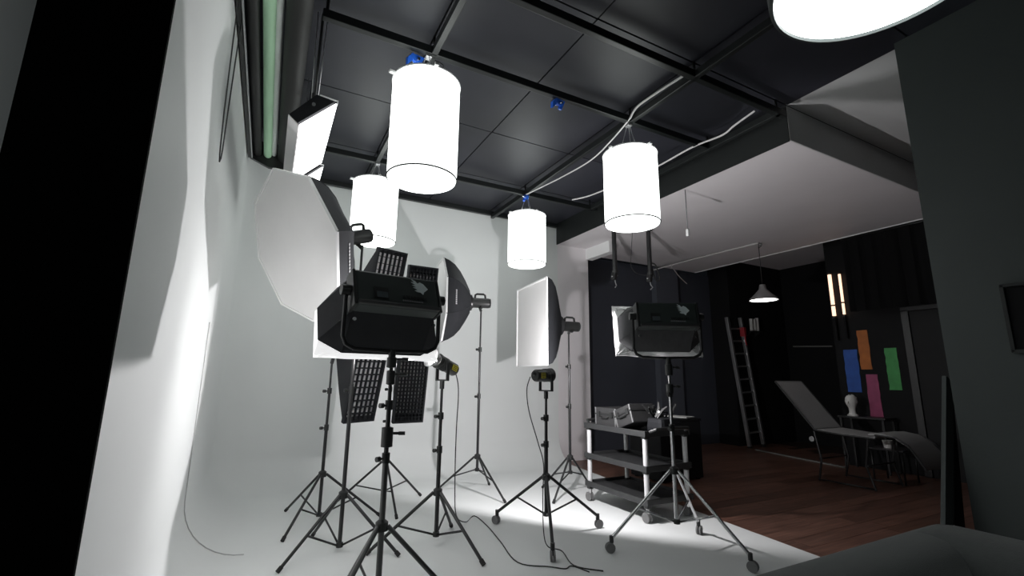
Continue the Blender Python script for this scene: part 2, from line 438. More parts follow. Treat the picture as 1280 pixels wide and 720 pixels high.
# ================================================================== BLUE CLAMPS AND CABLES
def clamp(x, y, z, rz, label):
    t = thing('pipe_clamp', label, 'clamp', (x, y, z), Euler((0.3, 0.2, rz)), group='blue clamps on the ceiling grid')
    MB().prism([(-0.05, -0.02, -0.01), (0.05, -0.02, 0.02), (0.045, -0.02, -0.03), (0.0, -0.02, -0.055), (-0.05, -0.02, -0.045)], (0, 0.04, 0)).build('jaw', 'blue', t)
    MB().prism([(-0.05, -0.018, 0.0), (-0.075, -0.018, -0.06), (-0.055, -0.018, -0.11), (-0.03, -0.018, -0.06)], (0, 0.036, 0)).build('body', 'blue', t)
    MB().tube((0.0, -0.05, -0.03), (0.0, 0.05, -0.03), 0.012, 10).build('bolt', 'chrome', t)
    MB().box((0.035, 0, -0.05), (0.03, 0.03, 0.05), bev=0.004).build('grip', 'blue', t)
clamp(0.84, 3.30, 3.90, 0.3, 'blue clamp with bright bolt at beam crossing above the nearest lantern')
clamp(2.20, 3.27, 3.92, 0.2, 'blue clamp alone halfway along the middle ceiling beam')
clamp(3.04, 5.40, 3.90, 1.6, 'blue clamp above the lantern nearest the back wall')
def cable(name, pts, r, m, label, cat='cable', closed=False, sub=6):
    P_ = [Vector(p) for p in pts]; out = []
    for i in range(len(P_) - 1):
        a = P_[max(i - 1, 0)]; b = P_[i]; c = P_[i + 1]; d = P_[min(i + 2, len(P_) - 1)]
        for k in range(sub):
            t_ = k / sub
            out.append(0.5 * ((2 * b) + (c - a) * t_ + (2 * a - 5 * b + 4 * c - d) * t_ ** 2 + (3 * b - a - 3 * c + d) * t_ ** 3))
    out.append(P_[-1])
    return tag(MB().path(out, r, 6).build(name, m), label, cat)
cable('power_cable', [(3.02, 2.50, 3.995), (2.99, 2.8, 3.99), (2.99, 3.08, 3.99), (3.0, 3.2, 3.93)], 0.011, 'white_cable', 'short white cable running along the beam to the lantern by the hanging poles')
cable('power_cable', [(3.0, 3.2, 3.93), (3.02, 3.5, 3.85), (3.05, 3.9, 3.80), (3.02, 4.4, 3.80), (2.98, 4.96, 3.83), (3.02, 5.36, 3.9)], 0.008, 'white_cable', 'white cable drooping between the two right-hand lanterns')
cable('power_cable', [(3.95, 2.5, 3.92), (3.98, 2.75, 3.90), (4.05, 2.95, 3.91), (4.0, 3.3, 3.92), (3.95, 3.8, 3.88), (3.86, 4.3, 3.86), (3.80, 4.9, 3.88), (3.70, 5.2, 3.90)], 0.010, 'white_cable', 'white cable sagging beside the black lintel behind the lantern')
cable('power_cable', [(0.98, 3.3, 3.92), (1.05, 3.26, 3.86), (1.02, 3.32, 3.80), (0.93, 3.28, 3.70)], 0.006, 'cable', 'thin dark lamp cord looped at the top of the nearest lantern')

# ================================================================== BACKDROP ROLLERS
t = thing('backdrop_roller', 'backdrop roller rack with black and green paper rolls along the left wall top', 'backdrop rack', (-0.2, 4.5, 3.85))
def roll(x, z, r, y0, y1, m, name='paper_roll'):
    return MB().tube((x + 0.2, y0 - 4.5, z - 3.85), (x + 0.2, y1 - 4.5, z - 3.85), r, 24).build(name, m, t)
roll(-0.33, 3.86, 0.045, 1.6, 5.72, 'black_roll')
roll(-0.225, 3.86, 0.042, 1.6, 5.72, 'green_roll')
roll(-0.165, 3.885, 0.03, 1.6, 5.72, 'paper_roll')
roll(-0.04, 3.87, 0.085, 1.6, 5.72, 'charcoal_roll')
MB().prism([(-0.2, 1.22, -0.06), (0.0, 1.22, -0.14), (0.24, 1.22, -0.13), (0.26, 1.22, 0.16), (-0.2, 1.22, 0.16)], (0, 0.05, 0)).build('end_bracket', 'metal_black', t)
MB().box((-0.205, -0.9, 0.0), (0.03, 4.3, 0.12), bev=0.005).build('wall_rail', 'metal_black', t)
MB().box((-0.178, -0.9, -0.06), (0.012, 4.25, 0.012)).build('trim_strip', 'alu', t)
for xx, rr in ((-0.33, 0.02), (-0.225, 0.02), (-0.04, 0.03)):
    MB().tube((xx + 0.2, 1.17, 0.0), (xx + 0.2, 1.235, 0.0), rr, 12).build('end_hub', 'white_cable', t)
# chain loop that turns the roller
def chain(pts_y, name, label):
    return MB().path(pts_y, 0.0045, 6).build(name, 'case', t)
chain([(-0.195, -1.40, 0.0), (-0.185, -1.375, -0.9), (-0.18, -1.365, -1.12), (-0.18, -1.345, -1.18), (-0.18, -1.31, -1.21), (-0.18, -1.27, -1.17), (-0.18, -1.25, -1.10), (-0.185, -1.21, -0.8), (-0.195, -1.10, 0.0)], 'pull_chain', None)

# ================================================================== HUNG STRIP BOXES
def hung_box(y0, y1, label, dx=0.0, dz=0.0):
    Lp, Tp, Rp, Bp = Vector((-0.03, 0, 3.13)), Vector((0.13, 0, 3.33)), Vector((0.262, 0, 3.30)), Vector((0.04, 0, 3.07))
    c = (Lp + Tp + Rp + Bp) / 4
    t = thing('hung_softbox', label, 'light', (c.x + dx, y0, c.z + dz), group='rectangular lights hung below the rollers')
    q = [p - c for p in (Lp, Tp, Rp, Bp)]
    D = Vector((0, y1 - y0, 0))
    nrm = Vector((0.72, 0, -0.69))
    MB().prism([q[0], q[1], q[2] - nrm * 0.015, q[3] - nrm * 0.015], D).build('housing', 'black_fabric', t)
    side = [q[0] + Vector((-0.003, 0.004, -0.002)), q[3] + Vector((-0.003, 0.004, -0.002))]
    MB().prism([side[0], side[1], side[1] + D * 0.99, side[0] + D * 0.99], (-0.004, 0, -0.003)).build('side_panel', 'diffuser', t)
    MB().prism([q[3], q[2], q[2] + D, q[3] + D], nrm * 0.012).build('diffuser', 'hang_face', t)
    mid = (q[2] + q[1]) / 2
    ed = MB(); ed.path([q[2] + nrm * 0.01, q[2] + Vector((0.012, -0.01, 0.015)), q[1] + Vector((0.02, -0.004, 0.0))], 0.006, 6); ed.build('edge_trim', 'lip', t)
    MB().tube((q[0] + q[2]) / 2 + Vector((0, -0.012, 0.03)), (q[0] + q[2]) / 2 + Vector((0, 0.01, 0.03)), 0.012, 10).build('knob', 'alu', t)
    for yy in (0.08, (y1 - y0) - 0.08):
        MB().tube(Vector((0.02, yy, 0.02)), Vector((0.02, yy, 4.055 - c.z - dz)), 0.010, 8).build('drop_rod', 'metal_black', t)
        for s_ in (-1, 1):
            MB().tube(Vector((0.02 + 0.02 * s_, yy, 0.08)), Vector((0.02 + 0.035 * s_, yy, 4.055 - c.z - dz)), 0.004, 6).build('chain', 'alu', t)
    return t
hung_box(3.30, 4.36, 'white glowing strip light hung by rods, black end cap toward the camera')
hung_box(4.42, 5.35, 'white glowing strip light hung behind and below the first one', 0.02, -0.02)

# ================================================================== STANDS
def stand(x, y, angs, R, crown, hub, top, label, metal='metal_black', casters=False, pr=0.0125, knobs=(0.5,), grip=None, leg_m=None, group='light stands on the studio floor'):
    t = thing('light_stand', label, 'light stand', (x, y, 0.012), group=group)
    lm = leg_m or metal
    zf = 0.105 if casters else 0.012
    MB().tube((0, 0, hub), (0, 0, crown + 0.42 * (top - crown)), pr * 1.25, 12).build('lower_pole', lm, t)
    z1 = crown + 0.40 * (top - crown); z2 = crown + 0.72 * (top - crown)
    MB().tube((0, 0, z1), (0, 0, z2), pr, 12).build('middle_pole', metal, t)
    MB().tube((0, 0, z2 - 0.03), (0, 0, top), pr * 0.8, 12).build('upper_pole', metal, t)
    for z in (z1, z2):
        MB().tube((0, 0, z - 0.035), (0, 0, z + 0.02), pr * 1.7, 12).build('collar', 'plastic', t)
        k = MB(); k.tube((0, 0, z - 0.01), (-0.045, -0.02, z - 0.01), 0.006, 8); k.tube((-0.038, -0.017, z - 0.01), (-0.06, -0.027, z - 0.01), 0.015, 10)
        k.build('knob', 'plastic', t)
    MB().lathe([(pr * 1.2, crown - 0.03), (0.036, crown - 0.025), (0.036, crown + 0.02), (pr * 1.2, crown + 0.035)], n=16).build('crown', 'plastic', t)
    MB().lathe([(pr * 1.2, hub - 0.015), (0.026, hub - 0.012), (0.026, hub + 0.02), (pr * 1.2, hub + 0.024)], n=14).build('hub', 'plastic', t)
    for a in angs:
        d = Vector((math.cos(rad(a)), math.sin(rad(a)), 0))
        p0 = d * 0.034 + Vector((0, 0, crown)); p1 = d * R + Vector((0, 0, zf))
        MB().tube(p0, p1, pr * 0.95, 10).build('leg', lm, t)
        f = 0.56
        MB().tube(d * 0.022 + Vector((0, 0, hub + 0.004)), p0.lerp(p1, f), pr * 0.6, 8).build('brace', lm, t)
        if casters:
            c = MB()
            c.tube(p1 + Vector((0, 0, 0.02)), p1 + Vector((0, 0, -0.03)), 0.017, 10)
            side = Vector((-d.y, d.x, 0))
            o = c.build('caster', 'plastic', t)
            for s_ in (-1, 1):
                cc = p1 + d * 0.012 + Vector((0, 0, 0.038 - zf)) + side * 0.012 * s_
                MB().tube(cc - side * 0.007, cc + side * 0.007, 0.038, 16).build('wheel', 'wheel', o)
            fk = MB(); fk.box(p1 + d * 0.008 + Vector((0, 0, -0.04)), (0.012, 0.012, 0.05)); fk.build('fork', 'chrome', o)
        else:
            MB().tube(p1 + (p0 - p1).normalized() * 0.035, p1 + (p1 - p0).normalized() * 0.004, pr * 1.25, 10).build('rubber_foot', 'rubber', t)
    for (gz, gr, gh) in (grip or ()):
        MB().lathe([(pr * 0.7, gz - gh / 2), (gr, gz - gh / 2 + 0.006), (gr, gz + gh / 2 - 0.006), (pr * 0.7, gz + gh / 2)], n=16).build('grip_collar', 'plastic', t)
        k = MB(); k.tube((gr * 0.8, 0, gz + 0.02), (gr + 0.05, -0.02, gz + 0.02), 0.008, 8); k.tube((gr + 0.03, -0.012, gz + 0.02), (gr + 0.065, -0.025, gz + 0.02), 0.011, 8)
        k.build('grip_handle', 'plastic', t)
    return t

stand(0.575, 4.92, (-125, 118, -8), 0.55, 0.42, 0.06, 1.50, 'leftmost black tripod stand, holding the gridded strip box by the octagonal softbox')
stand(0.64, 4.04, (-152, -37, 108), 0.487, 0.417, 0.05, 2.45, 'tall black stand holding the big white octagonal softbox', pr=0.013)
stand(1.235, 5.20, (155, 26, -89), 0.52, 0.45, 0.15, 1.50, 'black stand behind the nearest panel light, holding the right-hand strip box')
stand(1.335, 3.80, (171, -68, 56), 0.527, 0.42, 0.10, 1.26, 'black stand under the small lamp shining at the left wall', pr=0.014)
stand(2.31, 5.23, (-75, 48, 150), 0.50, 0.42, 0.27, 2.17, 'tall thin black stand holding the dark octagonal softbox seen edge-on')
stand(3.29, 4.74, (-149, 20, 105), 0.45, 0.42, 0.25, 1.90, 'black stand behind the trolley end, holding the tall white softbox')
stand(2.28, 3.655, (116, -2, -117), 0.54, 0.484, 0.176, 1.19, 'black stand on three wheels under the right-pointing lamp in mid floor', casters=True, pr=0.014)
stand(3.03, 2.89, (156, 24, -71), 0.535, 0.61, 0.22, 1.47, 'silver-legged stand on wheels in front of the trolley', metal='chrome', casters=True, pr=0.0135, leg_m='chrome', grip=((1.26, 0.028, 0.09), (1.42, 0.030, 0.10)))
stand(0.674, 2.85, (-140, -25, 100), 0.54, 0.50, 0.10, 1.44, 'nearest black stand with a thick grip, under the big panel light', pr=0.014, grip=((0.985, 0.034, 0.12), (1.33, 0.026, 0.09), (1.42, 0.030, 0.07)), leg_m=mat('dark_chrome', (0.12, 0.12, 0.12), 0.3, metal=0.8))

# ================================================================== FLASH HEADS
def flash_head(loc, R, label, pole_top):
    """loc = front plate centre; local z points to the front."""
    t = thing('flash_head', label, 'flash', loc, R, group='black studio flash heads')
    MB().lathe([(0.0005, -0.24), (0.045, -0.24), (0.062, -0.225), (0.062, -0.03), (0.070, -0.02), (0.070, 0.0), (0.0005, 0.0)], n=24).build('body', 'plastic', t)
    MB().path([(0, 0.058, -0.05), (0, 0.10, -0.055), (0, 0.112, -0.075), (0, 0.112, -0.16), (0, 0.10, -0.18), (0, 0.058, -0.185)], 0.013, 8).build('handle', 'plastic', t)
    MB().lathe([(0.055, -0.2405), (0.06, -0.243), (0.0005, -0.2435)], n=20).build('rear_panel', 'housing', t)
    Ri = R.transposed()
    base = Ri @ (Vector(pole_top) - Vector(loc))
    MB().tube((0, -0.05, -0.11), base, 0.017, 10).build('mount', 'plastic', t)
    k = MB(); k.tube((0, -0.07, -0.11), (0.055, -0.07, -0.12), 0.008, 8); k.tube((0.04, -0.07, -0.12), (0.07, -0.07, -0.12), 0.013, 8); k.build('knob', 'plastic', t)
    return t

# ================================================================== SOFTBOXES
def shell_panels(t, front, apexr, depth, m, bulge=0.16, steps=5):
    """front: list of rim corners (z=0). Each side is a curved panel to a small ring at z=-depth."""
    n = len(front)
    for i in range(n):
        a, b = Vector(front[i]), Vector(front[(i + 1) % n])
        vs = []; fs = []
        for j in range(steps + 1):
            u = j / steps
            s_ = (1 - u) + u * apexr
            s_ += bulge * math.sin(PI * u)
            z = -depth * u
            for k in range(3):
                p = a.lerp(b, k / 2) * s_
                if k == 1: p *= 0.985
                vs.append((p.x, p.y, z))
        for j in range(steps):
            for k in range(2): fs.append((j * 3 + k, j * 3 + k + 1, (j + 1) * 3 + k + 1, (j + 1) * 3 + k))
        inner = [tuple(Vector(v) * 0.985 + Vector((0, 0, 0.004))) for v in vs]
        MB().add(vs, fs, True).build('side_panel', m, t)
        rib = MB(); rib.path([vs[j * 3] for j in range(steps + 1)], 0.0045, 6); rib.build('rib', 'black_fabric', t)

def octabox(center, R, r_in, depth, m_shell, label, m_face='diffuser', letter=None):
    t = thing('octagonal_softbox', label, 'softbox', center, R, group=None)
    k = 1 / math.cos(PI / 8)
    rim = [Vector((r_in * k * math.cos(PI / 8 + i * PI / 4), r_in * k * math.sin(PI / 8 + i * PI / 4), 0)) for i in range(8)]
    inner = [p * 0.985 + Vector((0, 0, 0.002)) for p in rim]
    MB().add([(0, 0, -0.004)] + inner, [(0, i + 1, (i + 1) % 8 + 1) for i in range(8)]).build('diffuser', m_face, t)
    rr = [p + Vector((0, 0, 0.012)) for p in rim]
    bk = [p + Vector((0, 0, -0.010)) for p in rim]; ri = [p * 0.975 + Vector((0, 0, 0.010)) for p in rim]; rb = [p * 0.975 + Vector((0, 0, 0.0)) for p in rim]
    vs = bk + rr + ri + rb; fs = []
    for i in range(8):
        j = (i + 1) % 8
        fs += [(i, j, 8 + j, 8 + i), (8 + i, 8 + j, 16 + j, 16 + i), (16 + i, 16 + j, 24 + j, 24 + i)]
    MB().add(vs, fs).build('fabric_edge', 'lip', t)
    shell_panels(t, [p + Vector((0, 0, 0)) for p in rim], 0.13 / r_in, depth, m_shell)
    MB().lathe([(0.085, -depth + 0.01), (0.10, -depth - 0.005), (0.10, -depth - 0.03), (0.06, -depth - 0.035)], n=24).build('mounting_ring', 'metal_black', t)
    if letter:                     # pale printed word on one side panel: too blurred to read, kept as small letter-sized marks
        side, nl, size = letter
        a = rim[side]; b = rim[(side + 1) % 8]
        md = (a + b) / 2; tn = (b - a).normalized(); nr = md.normalized()
        u = 0.33; s_ = (1 - u) + u * 0.13 / r_in + 0.16 * math.sin(PI * u)
        sc = md * s_ * 0.985 + Vector((0, 0, -depth * u)) + nr * 0.006
        u2 = 0.45; s2 = (1 - u2) + u2 * 0.13 / r_in + 0.16 * math.sin(PI * u2)
        dn = (md * s2 * 0.985 + Vector((0, 0, -depth * u2)) - (sc - nr * 0.006)).normalized()
        m = MB()
        for q in range(nl):
            c = sc + tn * (q - nl / 2) * size
            h = dn * size * 0.5; v_ = tn * size * 0.36
            m.add([c - h - v_, c + h - v_, c + h + v_, c - h + v_], [(0, 1, 2, 3)])
            if q % 2: m.add([c - h * 0.3 - v_ * 0.3 + nr * 0.001, c + h * 0.3 - v_ * 0.3 + nr * 0.001, c + h * 0.3 + v_ * 0.3 + nr * 0.001, c - h * 0.3 + v_ * 0.3 + nr * 0.001], [(0, 1, 2, 3)])
        m.build('lettering', 'print_pale', t)
    return t

# big octagonal softbox
R1 = face_R(-113.8, -20.9, 22.4)
c1 = Vector((0.103, 3.831, 2.332))
octabox(c1, R1, 0.56, 0.43, 'grey_nylon', 'large pale octagonal softbox tilted down toward the camera at upper left', letter=(7, 10, 0.026))
n1 = R1 @ Vector((0, 0, 1))
flash_head(c1 - n1 * 0.455, R1, 'black flash head with top handle behind the large pale octagonal softbox', (0.64, 4.04, 2.44))
# octagonal softbox seen edge-on
R2 = face_R(-80, -1.0, 0.0)
n2 = R2 @ Vector((0, 0, 1))
h2 = Vector((2.29, 5.23, 2.262))
c2 = h2 + n2 * 0.50
octabox(c2, R2, 0.50, 0.36, 'black_fabric', 'dark octagonal softbox seen edge-on left of centre, facing the left wall', letter=(7, 8, 0.022))
flash_head(c2 - n2 * 0.388, R2, 'black flash head behind the edge-on dark octagonal softbox', (2.31, 5.23, 2.16))

def rectbox(center, R, hw, hh, depth, m_shell, label, grid=None, m_face='diffuser', bulge=0.10, ring=0.12, gd=0.032):
    t = thing('strip_softbox' if grid else 'rectangular_softbox', label, 'softbox', center, R)
    rim = [Vector((hw, hh, 0)), Vector((-hw, hh, 0)), Vector((-hw, -hh, 0)), Vector((hw, -hh, 0))]
    zf = -gd - 0.004 if grid else 0.002
    MB().add([p * 0.985 + Vector((0, 0, zf)) for p in rim], [(0, 1, 2, 3)]).build('diffuser', m_face, t)
    bk = [p + Vector((0, 0, -gd if grid else -0.008)) for p in rim]; fr = [p + Vector((0, 0, 0.012)) for p in rim]
    def ins(p, d): return Vector((p.x - math.copysign(d, p.x), p.y - math.copysign(d, p.y), p.z))
    ri = [ins(p, 0.018) for p in fr]; rb = [ins(p, 0.018) + Vector((0, 0, zf - 0.012)) for p in fr]
    fs = []
    for i in range(4):
        j = (i + 1) % 4
        fs += [(i, j, 4 + j, 4 + i), (4 + i, 4 + j, 8 + j, 8 + i), (8 + i, 8 + j, 12 + j, 12 + i)]
    MB().add(bk + fr + ri + rb, fs).build('fabric_edge', 'black_fabric' if grid else 'lip', t)
    # side panels narrowing to the mounting ring
    n = 4; steps = 5
    back = [Vector((math.copysign(ring, p.x) * 0.72, math.copysign(ring, p.y) * 0.72, -depth)) for p in rim]
    for i in range(4):
        j = (i + 1) % 4; vs = []; f2 = []
        for q in range(steps + 1):
            u = q / steps
            for k in range(3):
                p = rim[i].lerp(rim[j], k / 2).lerp(back[i].lerp(back[j], k / 2), u)
                s_ = 1 + bulge * math.sin(PI * u)
                vs.append((p.x * s_, p.y * s_, p.z))
        for q in range(steps):
            for k in range(2): f2.append((q * 3 + k, q * 3 + k + 1, (q + 1) * 3 + k + 1, (q + 1) * 3 + k))
        MB().add(vs, f2, True).build('side_panel', m_shell, t)
    MB().lathe([(ring * 0.7, -depth + 0.02), (ring, -depth), (ring, -depth - 0.025), (ring * 0.5, -depth - 0.03)], n=20).build('mounting_ring', 'metal_black', t)
    if grid:
        nx, ny = grid
        d = gd
        v0 = None
        for i in range(1, nx):
            x = -hw + 0.018 + (2 * hw - 0.036) * i / nx
            if v0 is None: v0 = MB().box((0, 0, 0), (0.006, 2 * hh - 0.04, d)).build('grid_slat', 'black_fabric', t, (x, 0, 0.004 - gd / 2))
            else: share(v0, 'grid_slat', t, (x, 0, 0.004 - gd / 2))
        h0 = None
        for i in range(1, ny):
            y_ = -hh + 0.018 + (2 * hh - 0.036) * i / ny
            if h0 is None: h0 = MB().box((0, 0, 0), (2 * hw - 0.04, 0.006, d)).build('grid_slat', 'black_fabric', t, (0, y_, 0.0035 - gd / 2))
            else: share(h0, 'grid_slat', t, (0, y_, 0.0035 - gd / 2))
    return t
Rs1 = face_R(158, -15.0, -1.06)
cs1 = Vector((0.908, 4.54, 1.728))
rectbox(cs1, Rs1, 0.165, 0.844, 0.50, 'grey_nylon', 'left of the two tall black gridded strip softboxes, leaning, dark side panel showing', grid=(6, 26), bulge=0.03, ring=0.19)
ns = Rs1 @ Vector((0, 0, 1))
flash_head(cs1 - ns * 0.535, Rs1, 'black flash head hidden behind the left gridded strip softbox', (0.575, 4.93, 1.47))
Rs2 = face_R(176, -9.7, -0.4)
cs2 = Vector((1.437, 5.0, 1.70))
rectbox(cs2, Rs2, 0.17, 0.861, 0.42, 'black_fabric', 'right of the two tall black gridded strip softboxes, behind the nearest panel light', grid=(8, 42), bulge=0.05, gd=0.05)
ns = Rs2 @ Vector((0, 0, 1))
flash_head(cs2 - ns * 0.455, Rs2, 'black flash head hidden behind the right gridded strip softbox', (1.235, 5.21, 1.49))
R3 = face_R(-83, 0.0, 0.0)
n3 = R3 @ Vector((0, 0, 1))
h3 = Vector((3.29, 4.735, 1.985)); c3 = h3 + n3 * 0.51
rectbox(c3, R3, 0.46, 0.50, 0.37, 'black_fabric', 'white-faced rectangular softbox in front of the back wall, black curved back', bulge=0.22)
flash_head(c3 - n3 * 0.403, R3, 'black flash head with handle behind the white-faced rectangular softbox', (3.29, 4.74, 1.89))

# ================================================================== PANEL LIGHTS
def panel_light(base, az, tilt, W, H, flare, fdepth, drop, label, m_flank, lip_deep, yoke_h, cut=(0.10, 0.12, 0.12), crumple=0.004, sleeve='lip', mouth=0.012, keep=(1, 1, 1, 1), emblem=True, lit=True):
    """base = bottom of the yoke; local y is the front, z up; housing pivots at yoke_h"""
    t = thing('panel_light', label, 'panel light', base, Euler((0, 0, -rad(az))), group=None)
    Rt = Euler((rad(tilt), 0, 0)).to_matrix()
    pv = Vector((0, 0, yoke_h))
    def T(x, y, z): return Rt @ Vector((x, y, z)) + pv
    D = 0.11
    MB().box(pv, (W, D, H), Rt, 0.012).build('housing', 'housing', t)
    hb = MB(); hb.box(T(0, -D / 2 - 0.008, -H / 2 + 0.012), (W * 0.98, 0.02, 0.022), Rt, 0.004); hb.build('rear_ledge', 'case', t)
    for s_ in (-1, 1):
        MB().box(T(s_ * (W / 2 + 0.008), 0, 0), (0.018, D * 1.05, H * 1.02), Rt, 0.004).build('end_cap', 'plastic', t)
    # rear control panel, vents, maker's marks and bird emblem
    b = MB(); b.box(T(-W * 0.22, -D / 2 - 0.001, -H * 0.12), (W * 0.17, 0.006, H * 0.34), Rt); so = b.build('display', 'plastic', t)
    MB().box(T(-W * 0.21, -D / 2 - 0.004, -H * 0.17), (W * 0.13, 0.004, H * 0.17), Rt).build('screen', 'screen', so)
    v = MB()
    for k in range(9): v.box(T(W * (0.05 + 0.035 * k), -D / 2 - 0.003, -H * 0.16), (W * 0.02, 0.006, H * 0.09), Rt)
    v.build('vent_row', 'plastic', t)
    v = MB()
    for k in range(12): v.box(T(W * (0.04 + 0.022 * k), -D / 2 - 0.0012, -H * 0.27), (W * 0.014, 0.002, H * 0.05), Rt)
    v.build('maker_marks', 'print_grey', t)
    if emblem:
        px_ = [(500, 396), (535, 408), (552, 428), (575, 414), (606, 428), (644, 470), (622, 488), (606, 498), (594, 524), (572, 506), (542, 504), (520, 494), (548, 482), (506, 468), (542, 464), (500, 446), (536, 446), (494, 420), (526, 424)]
        e = [((x - 570) / 140.0, (460 - y) / 128.0) for x, y in px_]
        sc = H * 0.50
        MB().prism([T(W * 0.27 + p[0] * sc * 0.9, -D / 2 - 0.0005, H * 0.20 + p[1] * sc * 0.9) for p in e], Rt @ Vector((0, -0.003, 0))).build('emblem', 'emblem', t)
    # flared softbox on the front
    hw, hh = W / 2, H / 2
    y0, y1 = D / 2, D / 2 + fdepth
    bk = [T(-hw, y0, hh), T(hw, y0, hh), T(hw, y0, -hh), T(-hw, y0, -hh)]
    fr = [T(-hw - flare, y1, hh + flare), T(hw + flare, y1, hh + flare), T(hw + flare, y1, -hh - flare - drop), T(-hw - flare, y1, -hh - flare - drop)]
    W2, H2, Hb = hw + flare, hh + flare * 0.55, -hh - flare - drop
    cx_, cz_, ct_ = cut
    oc = [T(-W2 + cx_, y1, H2), T(W2 - cx_, y1, H2), T(W2, y1, H2 - ct_), T(W2, y1, Hb + cz_), T(W2 - cx_, y1, Hb), T(-W2 + cx_, y1, Hb), T(-W2, y1, Hb + cz_), T(-W2, y1, H2 - ct_)]
    bk = [T(-hw + 0.006, y0 - 0.02, hh - 0.006), T(hw - 0.006, y0 - 0.02, hh - 0.006), T(hw - 0.006, y0 - 0.02, -hh + 0.006), T(-hw + 0.006, y0 - 0.02, -hh + 0.006)]
    for nm_, q in (('top_flap', [bk[0], bk[1], oc[1], oc[0]]), ('corner_flap', [bk[1], oc[2], oc[1]]), ('side_flap', [bk[1], bk[2], oc[3], oc[2]]), ('corner_flap', [bk[2], oc[4], oc[3]]),
                   ('bottom_flap', [bk[2], bk[3], oc[5], oc[4]]), ('corner_flap', [bk[3], oc[6], oc[5]]), ('side_flap', [bk[3], bk[0], oc[7], oc[6]]), ('corner_flap', [bk[0], oc[0], oc[7]])):
        nv = (q[1] - q[0]).cross(q[2] - q[0]).normalized()
        if nv.dot(sum(q, Vector()) / len(q) - pv) < 0: nv = -nv
        MB().prism(q, nv * 0.004).build(nm_, m_flank, t)
        er = MB(); er.path([q[-1], q[-2]] if len(q) == 4 else [q[1], q[2]], 0.005, 6); er.build('flap_hem', 'black_fabric', t)
    # white square fabric mouth, loose corners showing past the flaps
    y2 = y1 + lip_deep
    rc = [T(-W2 - mouth, y2, H2 + mouth), T(W2 + mouth, y2, H2 + mouth), T(W2 + mouth, y2, Hb - mouth), T(-W2 - mouth, y2, Hb - mouth)]
    c0 = sum(rc, Vector()) / 4
    own = [0, 1, 1, 2, 2, 3, 3, 0]
    outv = [rc[own[i]] if keep[own[i]] else oc[i] + (oc[i] - c0).normalized() * 0.006 + Rt @ Vector((0, lip_deep, 0)) for i in range(8)]
    m = MB()
    for i0 in range(8):
        i1 = (i0 + 1) % 8
        n_ = 8; vs = []; fs = []
        for k in range(n_ + 1):
            u = k / n_
            a = oc[i0].lerp(oc[i1], u); b_ = outv[i0].lerp(outv[i1], u)
            wob = crumple * (math.sin(k * 2.3 + i0) + 0.6 * math.sin(k * 4.1)) * (1 if 0 < k < n_ else 0)
            vs += [a, a.lerp(b_, 0.5) + Rt @ Vector((wob * 0.6, -abs(wob), wob)), b_ + Rt @ Vector((wob * 0.4, 0, wob * 0.5))]
        for k in range(n_):
            for q in range(2): fs.append((k * 3 + q, (k + 1) * 3 + q, (k + 1) * 3 + q + 1, k * 3 + q + 1))
        m.add(vs, fs, True)
    out = [outv[i] for i in range(8) if not (keep[own[i]] and i in (2, 4, 6, 7))]
    m.build('fabric_sleeve', sleeve, t)
    cc = [p.lerp(c0, 0.015) for p in out]
    MB().prism(cc, Rt @ Vector((0, -0.008, 0))).build('diffuser', 'panel_face' if lit else 'diffuser', t)
    # yoke
    yw = W / 2 + 0.04
    MB().path([(-yw, 0, yoke_h), (-yw, 0, 0.09), (-yw + 0.02, 0, 0.045), (-yw + 0.07, 0, 0.02), (0, 0, 0.014), (yw - 0.07, 0, 0.02), (yw - 0.02, 0, 0.045), (yw, 0, 0.09), (yw, 0, yoke_h)], 0.013, 8).build('yoke', 'metal_black', t)
    for s_ in (-1, 1):
        MB().tube((s_ * (yw - 0.03), 0, yoke_h), (s_ * (yw + 0.03), 0, yoke_h), 0.032, 14).build('pivot_knob', 'plastic', t)
        MB().tube((s_ * (yw - 0.05), -0.02, yoke_h - 0.17), (s_ * (yw - 0.05), -0.035, yoke_h - 0.17), 0.011, 10).build('rivet', 'chrome', t)
    MB().tube((0, 0, -0.05), (0, 0, 0.02), 0.022, 14).build('socket', 'plastic', t)
    return t
panel_light((0.674, 2.85, 1.485), -9, -22, 0.53, 0.235, 0.125, 0.22, 0.03, 'big black panel light on the nearest stand, back turned, pale bird emblem', 'grey_nylon', 0.05, 0.36, cut=(0.13, 0.075, 0.17), mouth=0.02, keep=(0, 0, 1, 1), sleeve='lit_sleeve')
panel_light((3.03, 2.89, 1.515), 27.7, -12, 0.50, 0.22, 0.11, 0.20, 0.02, 'black panel light with crumpled white fabric edges on the silver-legged stand', 'flap', 0.05, 0.37, cut=(0.10, 0.09, 0.10), crumple=0.012, mouth=0.035, lit=False)

